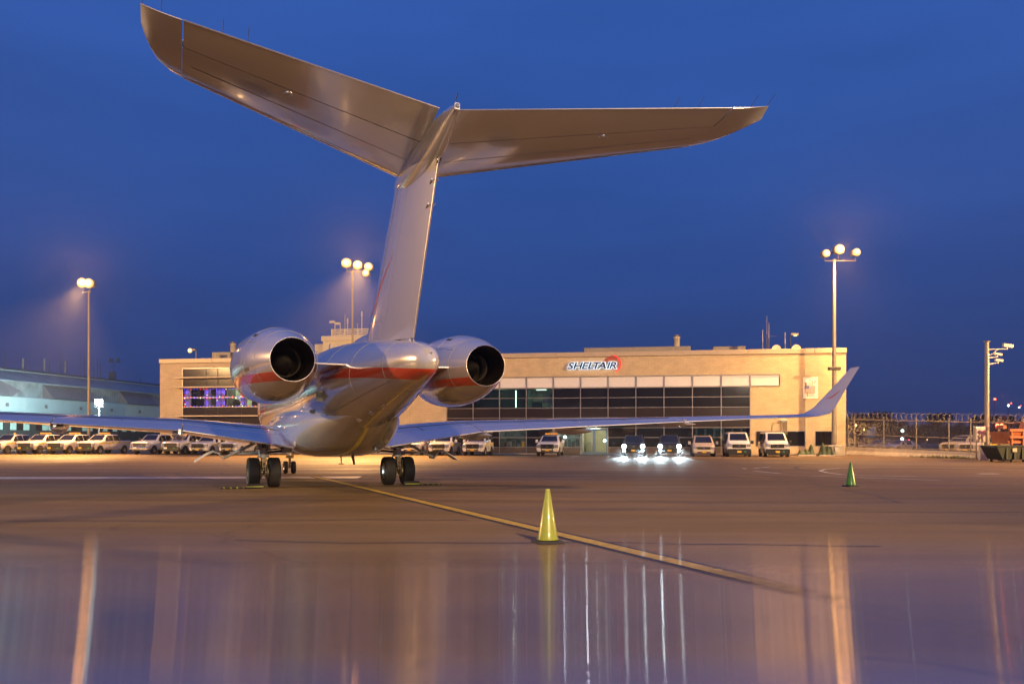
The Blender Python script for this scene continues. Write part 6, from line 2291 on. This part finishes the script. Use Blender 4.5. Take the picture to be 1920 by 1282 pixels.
# weeds along the barrier
mb = MB()
rr = random.Random(21)
for _ in range(520):
    t = fl_len * min(1, max(0.45, rr.gauss(0.80, 0.13)))
    p = FA + FD * t + FN * (0.34 + abs(rr.gauss(0, 0.14)))
    h = rr.uniform(0.05, 0.34)
    a = rr.uniform(0, 2 * PI)
    dx, dy = math.cos(a) * 0.02, math.sin(a) * 0.02
    bx, by = rr.uniform(-.12, .12), rr.uniform(-.12, .12)
    mb.add([(p.x - dx, p.y - dy, 0), (p.x + dx, p.y + dy, 0), (p.x + bx + dx * .6, p.y + by, h * .6), (p.x + bx * 1.6, p.y + by * 1.6, h)], [(0, 1, 2), (0, 2, 3)])
tag(mb.build('weeds', M['weed']), 'ragged green weeds at the foot of the concrete barrier', 'weeds', kind='stuff')

# ------------------------------------------------------------------ beyond the fence
def tree(px, Y, py_top, wid_px, label, seed):
    rr = random.Random(seed)
    p = at(px, 0, Y)
    H = HC + (HOR - py_top) / F * Y
    Wd = wid_px / F * Y
    o = empty('tree', (p.x, Y, 0), rr.uniform(0, 6), label, 'tree', 'trees beyond the fence')
    mb = MB().tube((0, 0, 0), (0.1, 0, H * .4), H * .035, H * .022, n=8)
    for k in range(6):
        a = rr.uniform(0, 2 * PI)
        z0 = H * rr.uniform(.25, .42)
        mb.tube((0.08, 0, z0), (math.cos(a) * Wd * .3, math.sin(a) * Wd * .3, z0 + H * rr.uniform(.15, .35)), H * .014, H * .005, n=6)
    mb.build('trunk', M['bark'], o)
    mb = MB()
    cl = [(rr.gauss(0, .22) * Wd, rr.gauss(0, .22) * Wd, H * (0.45 + 0.42 * rr.random())) for _ in range(22)]
    for cx_, cy_, cz_ in cl:
        rad = Wd * rr.uniform(.12, .20)
        for _ in range(110):
            d = Vector((rr.gauss(0, 1), rr.gauss(0, 1), rr.gauss(0, .8))).normalized() * rad * rr.random() ** .4
            c = Vector((cx_, cy_, min(cz_, H - rad * .8))) + d
            s = rr.uniform(.14, .30) * (Y / 150)
            e1 = Vector((rr.gauss(0, 1), rr.gauss(0, 1), rr.gauss(0, 1))).normalized() * s
            e2 = Vector((rr.gauss(0, 1), rr.gauss(0, 1), rr.gauss(0, 1))).normalized() * s
            mb.add([c - e1, c + e2 * .6, c + e1, c - e2 * .6], [(0, 1, 2, 3)])
    mb.build('crown', M['leaf'], o)
    return o


tree(1606, 150, 766, 62, 'dark round tree directly behind the terminal corner', 1)
tree(1650, 165, 770, 66, 'broad dark tree behind the dim billboard', 2)
tree(1690, 190, 790, 50, 'low dark tree between the fence posts, right of the billboard', 3)
tree(1725, 185, 794, 52, 'small low dark tree in the middle of the fence line', 4)
tree(1764, 170, 773, 58, 'dark tree whose crown rises above the middle of the razor wire', 5)
tree(1800, 190, 793, 50, 'low dark tree left of the camera mast', 6)
tree(1838, 170, 770, 44, 'dark tree with its crown right behind the camera mast', 7)
tree(1880, 165, 776, 40, 'dark tree behind the twin red lamps', 8)
tree(1925, 180, 784, 54, 'dark tree cut off by the right photo edge', 9)
# far scrub belt closing the horizon
mb = MB()
rr = random.Random(77)
for _ in range(3600):
    x = rr.uniform(40, 440)
    y = 330 + rr.uniform(0, 60)
    h = rr.uniform(1.0, 6.5)
    z = rr.uniform(0, h)
    s = rr.uniform(.8, 1.8)
    mb.add([(x - s, y, z), (x, y + rr.uniform(-1, 1), z + s), (x + s, y, z + .2), (x, y, z - s * .6)], [(0, 1, 2, 3)])
tag(mb.build('far_scrub', M['leaf']), 'dark belt of scrub and trees along the far horizon', 'scrub', kind='stuff')

for px, Y, kd, m_, lab in ((1625, 100, 'car', M['hvac'], 'pale parked car just beyond the fence, nearest the terminal corner'), (1662, 98, 'car', M['cream'], 'light parked car beyond the fence, behind the second fence post'),
                           (1778, 82, 'suv', M['hvac'], 'grey boxy vehicle beyond the fence, left of the striped one'), (1812, 78, 'suv', M['cream'], 'pale vehicle with a yellow stripe beyond the fence, left of the mast')):
    p = at(px, 0, Y)
    vehicle(kd, p.x, Y, -1.05, lab, 'car' if kd == 'car' else 'sport utility', m_, stripe=('yellow' in lab), group='vehicles beyond the fence')


def far_lamp(px, py, Y, r, m_, label, post=True, extra=None):
    p = at(px, py, Y)
    o = empty('distant_lamp', (p.x, p.y, 0), 0, label, 'light')
    MB().lathe([(0, -r), (r * .7, -r * .7), (r, 0), (r * .7, r * .7), (0, r)], (0, 0, p.z), n=10).build('lens', m_, o)
    MB().tube((0, 0.1, 0), (0, 0.1, p.z - r * .6), 0.06 * Y / 150, n=6).build('post', M['pole'], o)
    MB().box(-r * 1.2, 0.02, p.z + r * .9, r * 1.2, 0.3, p.z + r * 1.25).build('hood', M['black'], o)
    if extra:
        MB().lathe([(0, -r * .6), (r * .6, 0), (0, r * .6)], (r * 2.4, 0, p.z + r * 2.0), n=8).build('warning_lens', M['red_lamp'], o)
        MB().tube((r * 2.4, 0.1, p.z + r * 1.3), (0, 0.1, p.z), 0.05 * Y / 150, n=5).build('warning_arm', M['pole'], o)
    return o


far_lamp(1603.5, 797, 130, 0.26, M['flood'], 'orange street lamp beyond the fence, nearest the terminal corner')
far_lamp(1619.5, 805, 150, 0.26, M['flood'], 'orange street lamp beyond the fence, second from the terminal corner')
far_lamp(1692, 807.5, 150, 0.24, M['flood_white'], 'white street lamp beyond the fence, upper one above another white lamp')
far_lamp(1691.5, 822.5, 120, 0.20, M['flood_white'], 'white lamp beyond the fence, low under the upper white lamp')
far_lamp(1647, 803.5, 200, 0.18, M['flood_white'], 'small white lamp right of the billboard')
far_lamp(1787, 805.5, 220, 0.15, M['flood_white'], 'tiny pale lamp right of the middle of the fence')
far_lamp(1738, 824, 160, 0.14, M['flood'], 'tiny warm lamp low in the middle of the fence')
far_lamp(1865.5, 748, 240, 0.28, M['red_lamp'], 'red obstruction lamp on a tall thin post right of the mast')
far_lamp(1891, 760, 240, 0.30, M['flood_white'], 'white mast lamp with red warning lens, nearer the camera mast', extra=True)
far_lamp(1911, 763.5, 260, 0.20, M['flood_white'], 'white mast lamp with red warning lens, at the right photo edge', extra=True)
far_lamp(1704.5, 825.5, 140, 0.15, M['red_lamp'], 'tiny red lamp low behind the third fence post')
bp_ = at(1633.5, 820, 160)
o = empty('billboard', (bp_.x, bp_.y, 0), 0, 'dim bluish billboard among the trees beyond the fence', 'billboard')
MB().box(-0.85, 0, bp_.z, 0.85, 0.25, bp_.z + 2.0).build('panel', M['billboard'], o)
MB().box(-0.6, 0.05, 0, -0.45, 0.2, bp_.z - 0.003).box(0.45, 0.05, 0, 0.6, 0.2, bp_.z - 0.003).build('leg', M['pole'], o)

# ------------------------------------------------------------------ haze volume added to give the lamps soft halos
hz = MB().box(-476, -96, -1.2, 476, 486, 20.6).build('haze', None)
hm = bpy.data.materials.new('added halo haze')
hm.use_nodes = True
hm.node_tree.nodes.clear()
ho = hm.node_tree.nodes.new('ShaderNodeOutputMaterial')
hv = hm.node_tree.nodes.new('ShaderNodeVolumePrincipled')
hv.inputs['Density'].default_value = 0.0012
hv.inputs['Anisotropy'].default_value = 0.93
hv.inputs['Color'].default_value = (0.90, 0.90, 0.92, 1)
hm.node_tree.links.new(hv.outputs[0], ho.inputs['Volume'])
hz.data.materials.append(hm)
hz['kind'] = 'stuff'
